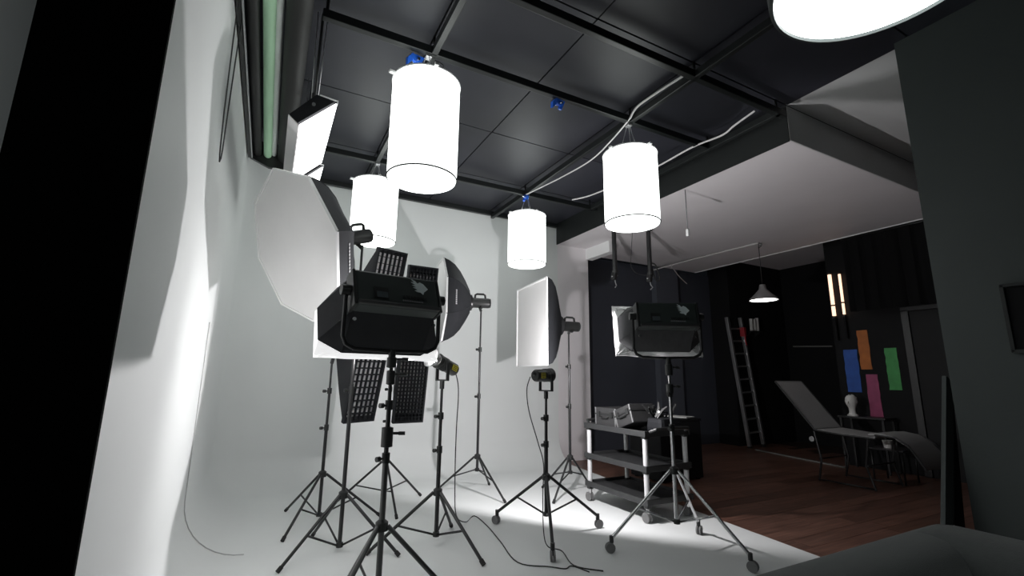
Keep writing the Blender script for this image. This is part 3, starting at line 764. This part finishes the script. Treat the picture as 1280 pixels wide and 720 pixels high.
# ================================================================== SMALL LAMPS
def cob(base, az, tilt, label, lit, reflector=True):
    t = thing('spot_lamp', label, 'studio lamp', base, Euler((0, 0, -rad(az))), group=None)
    Rt = Euler((rad(tilt), 0, 0)).to_matrix()
    pv = Vector((0, 0, 0.15))
    def T(x, y, z): return Rt @ Vector((x, y, z)) + pv
    Rl = Rt @ Euler((-PI / 2, 0, 0)).to_matrix()      # lathe z -> front y
    MB().lathe([(0.0005, -0.15), (0.045, -0.15), (0.055, -0.135), (0.056, 0.03), (0.064, 0.05), (0.064, 0.065), (0.04, 0.066)], T(0, 0, 0), 24, Rl).build('body', 'plastic', t)
    for k in range(4): MB().lathe([(0.056, -0.03 + 0.016 * k), (0.060, -0.028 + 0.016 * k), (0.060, -0.022 + 0.016 * k), (0.056, -0.02 + 0.016 * k)], T(0, 0, 0), 24, Rl).build('cooling_fin', 'plastic', t)
    if reflector:
        MB().lathe([(0.05, 0.066), (0.066, 0.10), (0.085, 0.135), (0.086, 0.137), (0.082, 0.135), (0.062, 0.10), (0.046, 0.07)], T(0, 0, 0), 28, Rl).build('reflector', 'alu' if lit else 'plastic', t)
    MB().lathe([(0.0005, 0.072), (0.04, 0.072)], T(0, 0, 0), 20, Rl).build('lamp_chip', 'cob_face' if lit else 'screen', t)
    for s_ in (-1, 1):
        MB().box(T(s_ * 0.0575, -0.095, 0.0), (0.004, 0.055, 0.05), Rt).build('side_label', 'yellow', t)
        for q in range(3): MB().box(T(s_ * 0.0600, -0.095, -0.014 + 0.014 * q), (0.001, 0.04, 0.006), Rt).build('label_line', 'plastic', t)
    MB().path([T(0, -0.15, 0.0), T(0, -0.165, 0.02), T(0, -0.175, 0.02)], 0.012, 8).build('rear_knob', 'plastic', t)
    m = MB(); 
    for s_ in (-1, 1): m.box((s_ * 0.072, 0, 0.085), (0.012, 0.03, 0.15), None, 0.003)
    m.box((0, 0, 0.012), (0.156, 0.03, 0.012), None, 0.003)
    m.build('fork', 'plastic', t)
    MB().tube((0, 0, -0.06), (0, 0, 0.012), 0.02, 12).build('socket', 'plastic', t)
    return t, T
lamp, TT = cob((1.335, 3.80, 1.31), -108, 22, 'small lit lamp with yellow label pointed at the left wall', True)
def lamp_beam(parent, loc_, tilt, power, cone, blend, turn=0):
    sp = bpy.data.lights.new('spot_lamp_light', 'SPOT')
    sp.energy = power; sp.spot_size = rad(cone); sp.spot_blend = blend; sp.shadow_soft_size = 0.025; sp.color = (1, 0.97, 0.985)
    so = bpy.data.objects.new('spot_lamp_light', sp); COL.objects.link(so); so.parent = parent
    so.location = loc_; so.rotation_euler = (rad(90 + tilt), 0, rad(turn))
lamp_beam(lamp, TT(0, 0.14, 0), 8, COB_W, 94, 0.08)
lamp2, T2 = cob((2.28, 3.655, 1.225), 74, 2, 'black lamp with dim yellow label on the wheeled stand, pointed to the right and back', True, reflector=False)
lamp_beam(lamp2, T2(0, 0.10, 0), 2, COB2_W, 176, 0.22, 22)
cable('power_cable', [(1.46, 3.86, 1.43), (1.50, 3.84, 1.25), (1.47, 3.78, 0.9), (1.50, 3.85, 0.5), (1.62, 4.1, 0.15), (1.80, 4.3, 0.02), (1.95, 4.45, 0.018), (1.93, 4.1, 0.018), (1.86, 3.7, 0.018), (1.78, 3.25, 0.018), (1.95, 3.08, 0.018), (2.03, 3.0, 0.018), (2.10, 3.02, 0.018), (2.15, 2.88, 0.018)], 0.0045, 'cable', 'thin black cable hanging from the lit lamp and snaking across the white floor')
cable('power_cable', [(2.14, 3.70, 1.36), (2.11, 3.71, 1.24), (2.13, 3.70, 1.05), (2.20, 3.67, 0.8), (2.25, 3.65, 0.6), (2.235, 3.64, 0.35), (2.17, 3.52, 0.1), (2.15, 3.42, 0.02), (2.2, 3.30, 0.018), (2.12, 3.02, 0.018), (2.25, 2.85, 0.018)], 0.0045, 'cable', 'thin black cable hanging from the right-pointing lamp down its wheeled stand')

# ================================================================== TROLLEY
t = thing('utility_trolley', 'black three-shelf trolley with silver posts beside the dark slate wall', 'trolley', (3.62, 3.98, 0.012))
L_, D_ = 0.90, 0.54
def loc(x, y): return (x - 3.62, y - 3.98)
x0, x1, y0_, y1_ = -0.27, 0.27, -0.43, 0.46
for nz, z in enumerate((0.175, 0.475, 0.80)):
    m = MB()
    m.box((0, (y0_ + y1_) / 2, z), (D_ + 0.06, L_ + 0.06, 0.018), None, 0.006)
    o = m.build('shelf', 'cart', t)
    r = MB()
    for xx in (x0 - 0.03, x1 + 0.03): r.box((xx, (y0_ + y1_) / 2, z + 0.012), (0.02, L_ + 0.08, 0.058), None, 0.006)
    for yy in (y0_ - 0.03, y1_ + 0.03): r.box((0, yy, z + 0.012), (D_ + 0.04, 0.02, 0.058), None, 0.006)
    r.build('shelf_rim', 'cart', o)
for xx in (x0, x1):
    for yy in (y0_, y1_):
        MB().tube((xx, yy, 0.20), (xx, yy, 0.455), 0.025, 14).build('post', 'post', t)
        MB().tube((xx, yy, 0.50), (xx, yy, 0.78), 0.025, 14).build('post', 'post', t)
        for z in (0.165, 0.475, 0.80): MB().box((xx, yy, z), (0.055, 0.055, 0.075), None, 0.008).build('corner_sleeve', 'plastic', t)
        c = MB(); c.tube((xx, yy, 0.13), (xx, yy, 0.085), 0.018, 10); o = c.build('caster', 'chrome', t)
        for s_ in (-1, 1): MB().tube((xx + 0.016 * s_ - 0.008, yy + 0.012, 0.047), (xx + 0.016 * s_ + 0.008, yy + 0.012, 0.047), 0.047, 18).build('wheel', 'wheel', o)
for yy, sg in ((y0_ - 0.04, -1), (y1_ + 0.04, 1)):
    MB().path([(x0 + 0.03, yy, 0.83), (x0 + 0.05, yy + sg * 0.06, 0.86), (0, yy + sg * 0.09, 0.87), (x1 - 0.05, yy + sg * 0.06, 0.86), (x1 - 0.03, yy, 0.83)], 0.016, 8).build('push_handle', 'plastic', t)

def case(loc_, rot, size, label, open_=False):
    t = thing('equipment_case', label, 'case', loc_, Euler(rot), group='dark grey hard cases on the trolley')
    w_, d_, h_ = size
    MB().box((0, 0, h_ * 0.32), (w_, d_, h_ * 0.62), None, 0.012).build('body', 'case', t)
    MB().box((0, 0, h_ * 0.82), (w_, d_, h_ * 0.34), None, 0.012).build('lid', 'case', t)
    MB().box((0, 0, h_ * 0.64), (w_ + 0.012, d_ + 0.012, 0.016), None, 0.004).build('edge_strip', 'plastic', t)
    for yy in (-d_ * 0.3, d_ * 0.3):
        MB().box((-w_ / 2 - 0.008, yy, h_ * 0.64), (0.014, 0.045, 0.06), None, 0.003).build('latch', 'plastic', t)
    MB().path([(-w_ / 2 - 0.004, -0.06, h_ * 0.52), (-w_ / 2 - 0.026, -0.05, h_ * 0.46), (-w_ / 2 - 0.026, 0.05, h_ * 0.46), (-w_ / 2 - 0.004, 0.06, h_ * 0.52)], 0.008, 8).build('handle', 'plastic', t)
    for yy in (-d_ * 0.47, d_ * 0.47): MB().box((-w_ / 2 + 0.002, yy, h_ * 0.5), (0.012, 0.018, h_ * 0.96), None, 0.003).build('corner_guard', 'alu', t)
    return t
case((3.60, 4.22, 0.823), (0, 0, 0.0), (0.38, 0.36, 0.21), 'dark grey hard case lying flat at the far end of the trolley top')
case((3.55, 3.86, 0.868), (rad(-19), 0, rad(-3)), (0.32, 0.28, 0.20), 'grey hard case tilted against its neighbour on the trolley top')
# loose clamps and a dark bag on the trolley's near end
m = MB()
bag = thing('gear_bag', 'soft black gear bag at the near end of the trolley top', 'bag', (3.72, 3.66, 0.822))
MB().box((0, 0, 0.07), (0.30, 0.24, 0.14), None, 0.045).build('body', 'black_fabric', bag)
MB().path([(-0.09, -0.05, 0.13), (-0.06, 0, 0.19), (0.06, 0, 0.19), (0.09, 0.05, 0.13)], 0.010, 6).build('strap', 'black_fabric', bag)
def sclamp(loc_, rot, label):
    t = thing('spring_clamp', label, 'clamp', loc_, Euler(rot), group='black spring clamps heaped on the trolley')
    for s_ in (-1, 1):
        MB().prism([(-0.008, 0, 0), (-0.008, s_ * 0.012, 0.05), (-0.008, s_ * 0.045, 0.10), (-0.008, s_ * 0.055, 0.095), (-0.008, s_ * 0.03, 0.04), (-0.008, s_ * 0.018, -0.05), (-0.008, s_ * 0.004, -0.055)], (0.016, 0, 0)).build('jaw', 'plastic', t)
    MB().tube((-0.014, 0, 0.01), (0.014, 0, 0.01), 0.013, 10).build('spring', 'chrome', t)
    return t
sclamp((3.62, 3.62, 1.010), (0.4, 0.3, 0.5), 'black spring clamp on top of the gear bag, leaning toward the cases')
sclamp((3.72, 3.70, 1.012), (-0.5, 0.2, 1.2), 'black spring clamp on top of the gear bag, middle of the heap')
sclamp((3.80, 3.62, 1.010), (0.2, -0.5, 2.2), 'black spring clamp on the gear bag, nearest the silver stand')
sclamp((3.66, 3.76, 0.985), (0.9, 0.1, -0.4), 'black spring clamp lying between the tilted case and the gear bag')
sclamp((3.58, 3.70, 1.000), (-0.2, 0.7, 2.9), 'black spring clamp at the aisle edge of the gear bag, jaws up')
# black equipment chest behind, with white sheets on top
t = thing('equipment_chest', 'tall matt black chest on the floor behind the trolley', 'chest', (5.15, 5.05, 0.0))
MB().box((0, 0, 0.40), (0.78, 0.60, 0.76), None, 0.012).build('body', 'black_void', t)
MB().box((0, 0, 0.795), (0.80, 0.62, 0.03), None, 0.006).build('lid', 'black_void', t)
for sx in (-0.33, 0.33):
    for sy in (-0.25, 0.25): MB().tube((sx, sy, 0.0), (sx, sy, 0.03), 0.03, 12).build('foot', 'rubber', t)
MB().tube((-0.12, -0.31, 0.62), (0.12, -0.31, 0.62), 0.01, 8).build('handle', 'plastic', t)
t = thing('document_tray', 'white sheets in a flat tray on the black chest behind the trolley', 'papers', (5.32, 4.95, 0.811), Euler((0, 0, 0.3)))
MB().box((0, 0, 0.006), (0.30, 0.40, 0.012), None, 0.003).build('tray', 'plastic', t)
MB().box((0.005, 0, 0.018), (0.26, 0.36, 0.012)).build('paper_stack', 'paper', t)

# ================================================================== SIDE ROOM
def hang_pole(x, y, zlow, label, curl):
    t = thing('hanging_pole', label, 'hanging pole', (x, y, 3.7), group='black poles hanging from the side room ceiling')
    MB().box((0, 0, -0.01), (0.10, 0.10, 0.02), None, 0.004).build('ceiling_plate', 'metal_black', t)
    MB().tube((0, 0, -0.02), (0, 0, zlow + 0.24 - 3.7), 0.036, 12).build('tube', 'metal_black', t)
    MB().lathe([(0.0365, zlow + 0.28 - 3.7), (0.046, zlow + 0.275 - 3.7), (0.046, zlow + 0.23 - 3.7), (0.03, zlow + 0.22 - 3.7)], n=16).build('collar', 'plastic', t)
    MB().box((-0.02, 0, zlow + 0.18 - 3.7), (0.07, 0.07, 0.12), Euler((0, 0.2, 0.3)).to_matrix(), 0.01).build('clamp_body', 'metal_black', t)
    MB().tube((-0.07, 0, zlow + 0.17 - 3.7), (0.05, 0, zlow + 0.20 - 3.7), 0.011, 8).build('clamp_screw', 'alu', t)
    MB().path([(-0.01, 0, zlow + 0.14 - 3.7), (0.0, 0, zlow + 0.08 - 3.7), (0.02 * curl, 0, zlow + 0.04 - 3.7), (-0.01, 0, zlow - 3.7)], 0.009, 6).build('hook', 'alu', t)
    return t
hang_pole(4.715, 5.50, 2.75, 'left black pole with clamp hanging from the white ceiling', 1)
hang_pole(5.19, 5.23, 2.72, 'right black pole with clamp and looped strap hanging from the white ceiling', 2)
cable('power_cable', [(4.98, 5.36, 3.69), (4.96, 5.38, 3.35), (4.94, 5.38, 3.1), (5.02, 5.34, 2.98), (5.14, 5.26, 2.95)], 0.005, 'cable', 'thin dark cable drooping between the two black hanging poles')
cable('strap', [(5.22, 5.22, 3.15), (5.27, 5.19, 3.12), (5.31, 5.17, 2.98), (5.32, 5.17, 2.88), (5.27, 5.19, 2.87), (5.24, 5.21, 3.0), (5.22, 5.22, 3.1)], 0.010, 'cable', 'black looped strap on the right hanging pole', 'strap')
t = thing('socket_cord', 'grey cord with a small white socket hanging below the white ceiling', 'cord', (4.45, 3.82, 3.7))
MB().tube((0, 0, 0), (0.0, 0, -0.52), 0.006, 8).build('cord', 'print_grey', t)
MB().box((0, 0, -0.565), (0.035, 0.035, 0.09), None, 0.008).build('socket', 'lip', t)
# track cable and pendant
cable('ceiling_cable', [(7.05, 7.0, 3.62), (7.15, 6.2, 3.655), (7.25, 5.4, 3.675), (7.33, 4.81, 3.685)], 0.014, 'white_cable', 'white cable stretched under the ceiling to the pendant lamp hook')
cable('ceiling_cable', [(7.15, 6.6, 3.63), (7.5, 6.75, 3.50), (7.9, 6.9, 3.40)], 0.010, 'white_cable', 'short pale cable end sloping down to the dark pilaster')
t = thing('pendant_lamp', 'small grey metal pendant lamp with glowing underside in the side room', 'pendant lamp', (7.33, 4.81, 2.68))
MB().lathe([(0.225, 0.0), (0.215, 0.03), (0.12, 0.12), (0.06, 0.19), (0.045, 0.27), (0.0005, 0.275)], n=36).build('lamp_shade', 'pendant', t)
MB().lathe([(0.205, 0.006), (0.0005, 0.004)], n=36).build('glowing_disc', 'bulb', t)
MB().tube((0, 0, 0.27), (0, 0, 0.99), 0.006, 8).build('cord', 'cable', t)
MB().path([(0, 0, 0.93), (0.03, -0.02, 0.96), (0.05, -0.03, 1.0), (0, 0, 1.015)], 0.016, 8).build('ceiling_hook', 'chrome', t)

# ladder leaning on the far black wall
t = thing('ladder', 'aluminium ladder leaning against the far black wall', 'ladder', (9.08, 6.40, 0.0))
Rl = Euler((rad(-4.2), rad(-3.0), 0)).to_matrix()
def lr(x, z): return Rl @ Vector((x, 0, z))
for s_ in (-1, 1):
    m = MB(); m.box(lr(s_ * 0.22, 1.36), (0.055, 0.07, 2.70), Rl, 0.005); m.build('rail', 'alu', t)
    MB().box(lr(s_ * 0.22, 0.02), (0.06, 0.075, 0.05), Rl, 0.004).build('foot', 'rubber', t)
r0 = MB(); r0.box((0, 0, 0), (0.40, 0.04, 0.035), None, 0.004)
for k in range(9):
    q = MB(); q.box(lr(0, 0.30 + 0.27 * k), (0.40, 0.04, 0.035), Rl, 0.004); q.build('rung', 'alu', t)
t = thing('strap_coil', 'dark red strap wound round the upper right rail of the ladder', 'strap', (9.15, 6.545, 2.30))
MB().box((0, 0, 0.09), (0.085, 0.10, 0.20), Euler((0.05, -0.1, 0.1)).to_matrix(), 0.01).build('loop', 'red', t)
MB().path([(-0.02, -0.055, 0.02), (-0.03, -0.06, -0.10), (0.0, -0.06, -0.2)], 0.014, 6).build('tail', 'red', t)
sh = thing('wall_shelf', 'narrow black shelf on the far wall right of the ladder top', 'shelf', (9.56, 6.56, 2.42))
MB().box((0, 0, 0), (0.34, 0.18, 0.02), None, 0.003).build('board', 'plastic', sh)
for xx in (-0.14, 0.14): MB().prism([(xx, 0.09, -0.01), (xx, -0.05, -0.01), (xx, 0.09, -0.1)], (0.012, 0, 0)).build('bracket', 'plastic', sh)
for k, (x, l) in enumerate(((9.46, 'left'), (9.565, 'middle'), (9.665, 'right'))):
    t = thing('paper_roll', 'pale paper roll standing on the far shelf, %s of three' % l, 'paper roll', (x, 6.55, 2.431), group='pale paper rolls beside the ladder')
    MB().lathe([(0.012, 0.0), (0.036, 0.0), (0.037, 0.27 + 0.03 * (k == 2)), (0.012, 0.27 + 0.03 * (k == 2))], n=16).build('roll', 'paper', t)
tag(MB().tube((10.845, 5.65, 2.10), (10.845, 6.5, 2.14), 0.018, 10).build('wall_rail', 'strip'), 'thin grey rail on the far black wall above the reclining chair', 'rail')

# glowing tubes
for (y, z0, z1, l, r) in ((4.42, 2.47, 3.2, 'left', 0.028), (4.26, 2.48, 3.18, 'right', 0.020)):
    t = thing('tube_light', 'warm glowing vertical tube light, %s of the pair by the black curtain' % l, 'tube light', (8.655, y, z0), group='warm vertical tube lights')
    MB().tube((0, 0, 0.0), (0, 0, z1 - z0), r, 12).build('tube', 'tube_glow', t)
    MB().tube((0, 0, -0.42), (0, 0, -0.04), r * 0.9, 12).build('lower_tube', 'dark_panel', t)
    for z in (-0.03, z1 - z0 + 0.02, 0.18 if l == 'left' else 0.2): MB().tube((0, 0, z - 0.012), (0, 0, z + 0.012), r * 1.25, 12).build('clip', 'plastic', t)
# paint strips
def paint(name_m, y0, y1, z0, z1, label, skew):
    random.seed(len(label))
    m = MB(); n = 9; pts = []
    for k in range(n + 1): pts.append((y1 + random.uniform(-0.006, 0.006), z0 + (z1 - z0) * k / n))
    for k in range(n, -1, -1): pts.append((y0 + random.uniform(-0.006, 0.006), z0 + (z1 - z0) * k / n))
    m.prism([(0, a, b) for a, b in pts], (-0.008, 0, 0))
    tag(m.build('painted_strip', name_m, None, (8.699, 0, 0)), label, 'painted strip', 'bright painted strips on the dark partition')
paint('p_blue', 4.16, 4.37, 1.18, 1.88, 'blue painted strip on the dark partition, leftmost', 0)
paint('p_orange', 3.97, 4.13, 1.55, 2.19, 'orange painted strip on the dark partition, highest of four', 0)
paint('p_pink', 3.91, 4.08, 0.80, 1.47, 'pink painted strip on the dark partition, lowest of four', 0)
paint('p_green', 3.61, 3.77, 1.23, 1.88, 'green painted strip on the dark partition, rightmost', 0)
# black curtain under the ceiling edge
m = MB(); n = 60; vs = []; fs = []
for k in range(n + 1):
    y = 2.0 + (3.985 - 2.0) * k / n
    x = 8.30 + 0.025 * math.sin(k * 0.9) + 0.01 * math.sin(k * 2.1)
    vs += [(x, y, 3.66), (x + 0.004, y, 3.0), (x + 0.012 * math.sin(k * 0.9), y, 2.46)]
for k in range(n):
    for q in range(2): fs.append((k * 3 + q, (k + 1) * 3 + q, (k + 1) * 3 + q + 1, k * 3 + q + 1))
cur = thing('curtain', 'black cloth curtain hanging below the white ceiling edge at right', 'curtain', (0, 0, 0))
MB().add(vs, fs, True).build('cloth', 'curtain', cur)
MB().tube((8.30, 2.0, 3.672), (8.30, 4.0, 3.672), 0.012, 8).build('curtain_rod', 'metal_black', cur)

# reclining chair
t = thing('reclining_chair', 'grey mesh reclining chair with raised back in the dim side room', 'recliner', (7.22, 3.6, 0.0))
def sling(prof, name, m, w0=-0.32, w1=0.32, th=0.02):
    vs = []; fs = []
    for (y, z) in prof:
        vs += [(w0, y - 3.6, z), (w1, y - 3.6, z), (w1, y - 3.6, z - th), (w0, y - 3.6, z - th)]
    n = len(prof)
    for i in range(n - 1):
        for k in range(4): fs.append((i * 4 + k, i * 4 + (k + 1) % 4, (i + 1) * 4 + (k + 1) % 4, (i + 1) * 4 + k))
    fs += [(0, 1, 2, 3), tuple((n - 1) * 4 + k for k in (3, 2, 1, 0))]
    return MB().add(vs, fs, True).build(name, m, t)
sling([(4.46, 1.35), (4.30, 1.14), (4.12, 0.90), (3.95, 0.70)], 'backrest', 'mesh_grey')
sling([(3.93, 0.69), (3.60, 0.665), (3.30, 0.66), (3.22, 0.665)], 'seat', 'mesh_grey')
sling([(3.30, 0.70), (3.18, 0.715), (3.02, 0.69), (2.90, 0.61), (2.80, 0.48), (2.75, 0.36)], 'leg_rest', 'mesh_grey')
for s_ in (-0.335, 0.335):
    MB().path([(s_, 0.86, 1.34), (s_, 0.35, 0.68), (s_, 0.0, 0.65), (s_, -0.38, 0.645)], 0.013, 8).build('side_rail', 'metal_black', t)
    MB().path([(s_, 0.36, 0.66), (s_, 0.30, 0.30), (s_, 0.36, 0.012)], 0.014, 8).build('leg', 'metal_black', t)
    MB().path([(s_, -0.30, 0.64), (s_, -0.24, 0.30), (s_, -0.32, 0.012)], 0.014, 8).build('leg', 'metal_black', t)
    MB().path([(s_, -0.38, 0.69), (s_, -0.6, 0.68), (s_, -0.72, 0.6), (s_, -0.86, 0.35)], 0.012, 8).build('leg_rest_rail', 'metal_black', t)
    MB().tube((s_, 0.36, 0.03), (s_, -0.32, 0.03), 0.011, 8).build('runner', 'metal_black', t)
for yy, z in ((0.33, 0.30), (-0.26, 0.30), (0.86, 1.335)): MB().tube((-0.335, yy, z), (0.335, yy, z), 0.011, 8).build('cross_bar', 'metal_black', t)
MB().lathe([(0.0005, -0.012), (0.035, -0.012), (0.035, 0.012), (0.0005, 0.012)], (-0.30, 0.42, 0.55), 16, Euler((0, PI / 2, 0)).to_matrix()).build('back_wheel', 'alu', t)
# low table with cup, bust table with bust
t = thing('side_table', 'small black side table behind the reclining chair', 'table', (7.86, 3.48, 0.0))
MB().box((0, 0, 0.435), (0.42, 0.42, 0.025), None, 0.006).build('tabletop', 'metal_black', t)
for sx in (-0.18, 0.18):
    for sy in (-0.18, 0.18): MB().tube((sx, sy, 0.0), (sx, sy, 0.425), 0.012, 8).build('leg', 'metal_black', t)
t = thing('cup', 'small white cup on the black side table', 'cup', (7.80, 3.50, 0.449))
MB().lathe([(0.0005, 0.003), (0.045, 0.0), (0.062, 0.10), (0.058, 0.10), (0.042, 0.008), (0.0005, 0.008)], n=24).build('bowl', 'plaster', t)
MB().path([(0.056, 0, 0.085), (0.09, 0, 0.08), (0.09, 0, 0.035), (0.05, 0, 0.025)], 0.007, 6).build('handle', 'plaster', t)
t = thing('console_table', 'narrow black console table against the dark partition', 'table', (8.42, 4.02, 0.0))
MB().box((0, 0, 0.80), (0.36, 0.66, 0.03), None, 0.006).build('tabletop', 'metal_black', t)
for sx in (-0.15, 0.15):
    for sy in (-0.29, 0.29): MB().box((sx, sy, 0.395), (0.03, 0.03, 0.78)).build('leg', 'metal_black', t)
t = thing('plaster_bust', 'small white plaster head on a neck, standing on the black console table', 'bust', (8.33, 4.16, 0.816))
bst = MB()
bst.lathe([(0.0005, 0.0), (0.075, 0.0), (0.072, 0.02), (0.05, 0.035), (0.043, 0.07), (0.046, 0.12), (0.062, 0.15), (0.082, 0.19), (0.090, 0.235), (0.082, 0.28), (0.055, 0.315), (0.0005, 0.325)], n=28)
ob = bst.build('head', 'plaster', t)
for v in ob.data.vertices:
    if v.co.z > 0.14:
        v.co.x *= 1.12 if v.co.x < 0 else 1.0
        v.co.y *= 0.88
MB().prism([(-0.098, -0.010, 0.235), (-0.098, 0.010, 0.235), (-0.122, 0.010, 0.20), (-0.122, -0.010, 0.20), ], (0.03, 0, -0.012)).build('nose', 'plaster', t)
for s_ in (-1, 1): MB().lathe([(0.0005, 0.0), (0.018, 0.002), (0.02, 0.006), (0.0005, 0.008)], (-0.0, s_ * 0.079, 0.22), 12, Euler((PI / 2 * -s_, 0, 0)).to_matrix()).build('ear', 'plaster', t)
MB().box((-0.096, 0, 0.185), (0.012, 0.04, 0.010), None, 0.003).build('mouth', 'plaster', t)
for k in range(14):
    a = k * 2.4; r_ = 0.03 + 0.004 * k
    MB().lathe([(0.0005, -0.016), (0.014, -0.01), (0.018, 0.0), (0.014, 0.01), (0.0005, 0.016)], (0.012 + r_ * math.cos(a) * 0.8, r_ * math.sin(a) * 0.8, 0.318 - 0.0035 * k), 8).build('curl', 'plaster', t)

# ================================================================== RIGHT FOREGROUND
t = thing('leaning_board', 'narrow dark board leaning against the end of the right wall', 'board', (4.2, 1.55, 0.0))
MB().prism([(-0.33, 0, 0.0), (-0.21, 0, 0.0), (0.30, 0, 1.36), (0.21, 0, 1.40)], (0, 0.025, 0)).build('sheet', 'green_wall', t)
MB().prism([(-0.21, -0.004, 0.0), (-0.195, -0.004, 0.0), (0.312, -0.004, 1.355), (0.297, -0.004, 1.36)], (0, 0.033, 0)).build('edge_batten', 'black_beam', t)
MB().prism([(-0.22, 0.03, 0.0), (0.14, 0.03, 0.0), (0.36, 0.03, 1.30), (0.29, 0.03, 1.36)], (0, 0.015, 0)).build('backing_or_gap_shade', 'black_void', t)  # added black sheet standing in for the shade between board and wall
t = thing('wall_frame', 'black framed panel on the right foreground wall, cut by the picture edge', 'frame', (4.30, 1.0, 1.77))
MB().box((-0.012, -0.03, 0.0), (0.022, 0.34, 0.42), None, 0.003).build('backing_or_gap_shade', 'black_void', t)
for y in (0.14, -0.20): MB().box((-0.02, y, 0), (0.04, 0.022, 0.44), None, 0.003).build('side_bar', 'black_beam', t)
for z in (0.215, -0.215): MB().box((-0.02, -0.03, z), (0.04, 0.36, 0.022), None, 0.003).build('cross_bar', 'black_beam', t)
# sofa, seen over its back
t = thing('sofa', 'charcoal fabric sofa back in the lower right foreground', 'sofa', (1.75, 0.45, 0.012))
def soft(c, size, bev, name, Rm=None):
    bm = bmesh.new(); bmesh.ops.create_cube(bm, size=1)
    for v in bm.verts: v.co = Vector((v.co.x * size[0], v.co.y * size[1], v.co.z * size[2]))
    bmesh.ops.bevel(bm, geom=bm.edges[:], offset=bev, segments=5, affect='EDGES', profile=0.5)
    me = bpy.data.meshes.new(name); bm.to_mesh(me); bm.free()
    for p in me.polygons: p.use_smooth = True
    me.materials.append(M['sofa'])
    o = bpy.data.objects.new(name, me); COL.objects.link(o); o.parent = t; o.location = c
    if Rm is not None: o.rotation_euler = Rm
    return o
soft((-0.10, 0.36, 0.445), (1.30, 0.26, 0.80), 0.11, 'back')
soft((0.33, 0.12, 0.45), (0.36, 0.74, 0.825), 0.15, 'arm')
soft((-0.20, -0.06, 0.26), (0.9, 0.6, 0.30), 0.06, 'seat')
for sx in (-0.6, 0.4):
    for sy in (-0.3, 0.3): MB().tube((sx, sy, 0.0), (sx, sy, 0.12), 0.02, 10).build('leg', 'plastic', t)

bpy.context.view_layer.update()
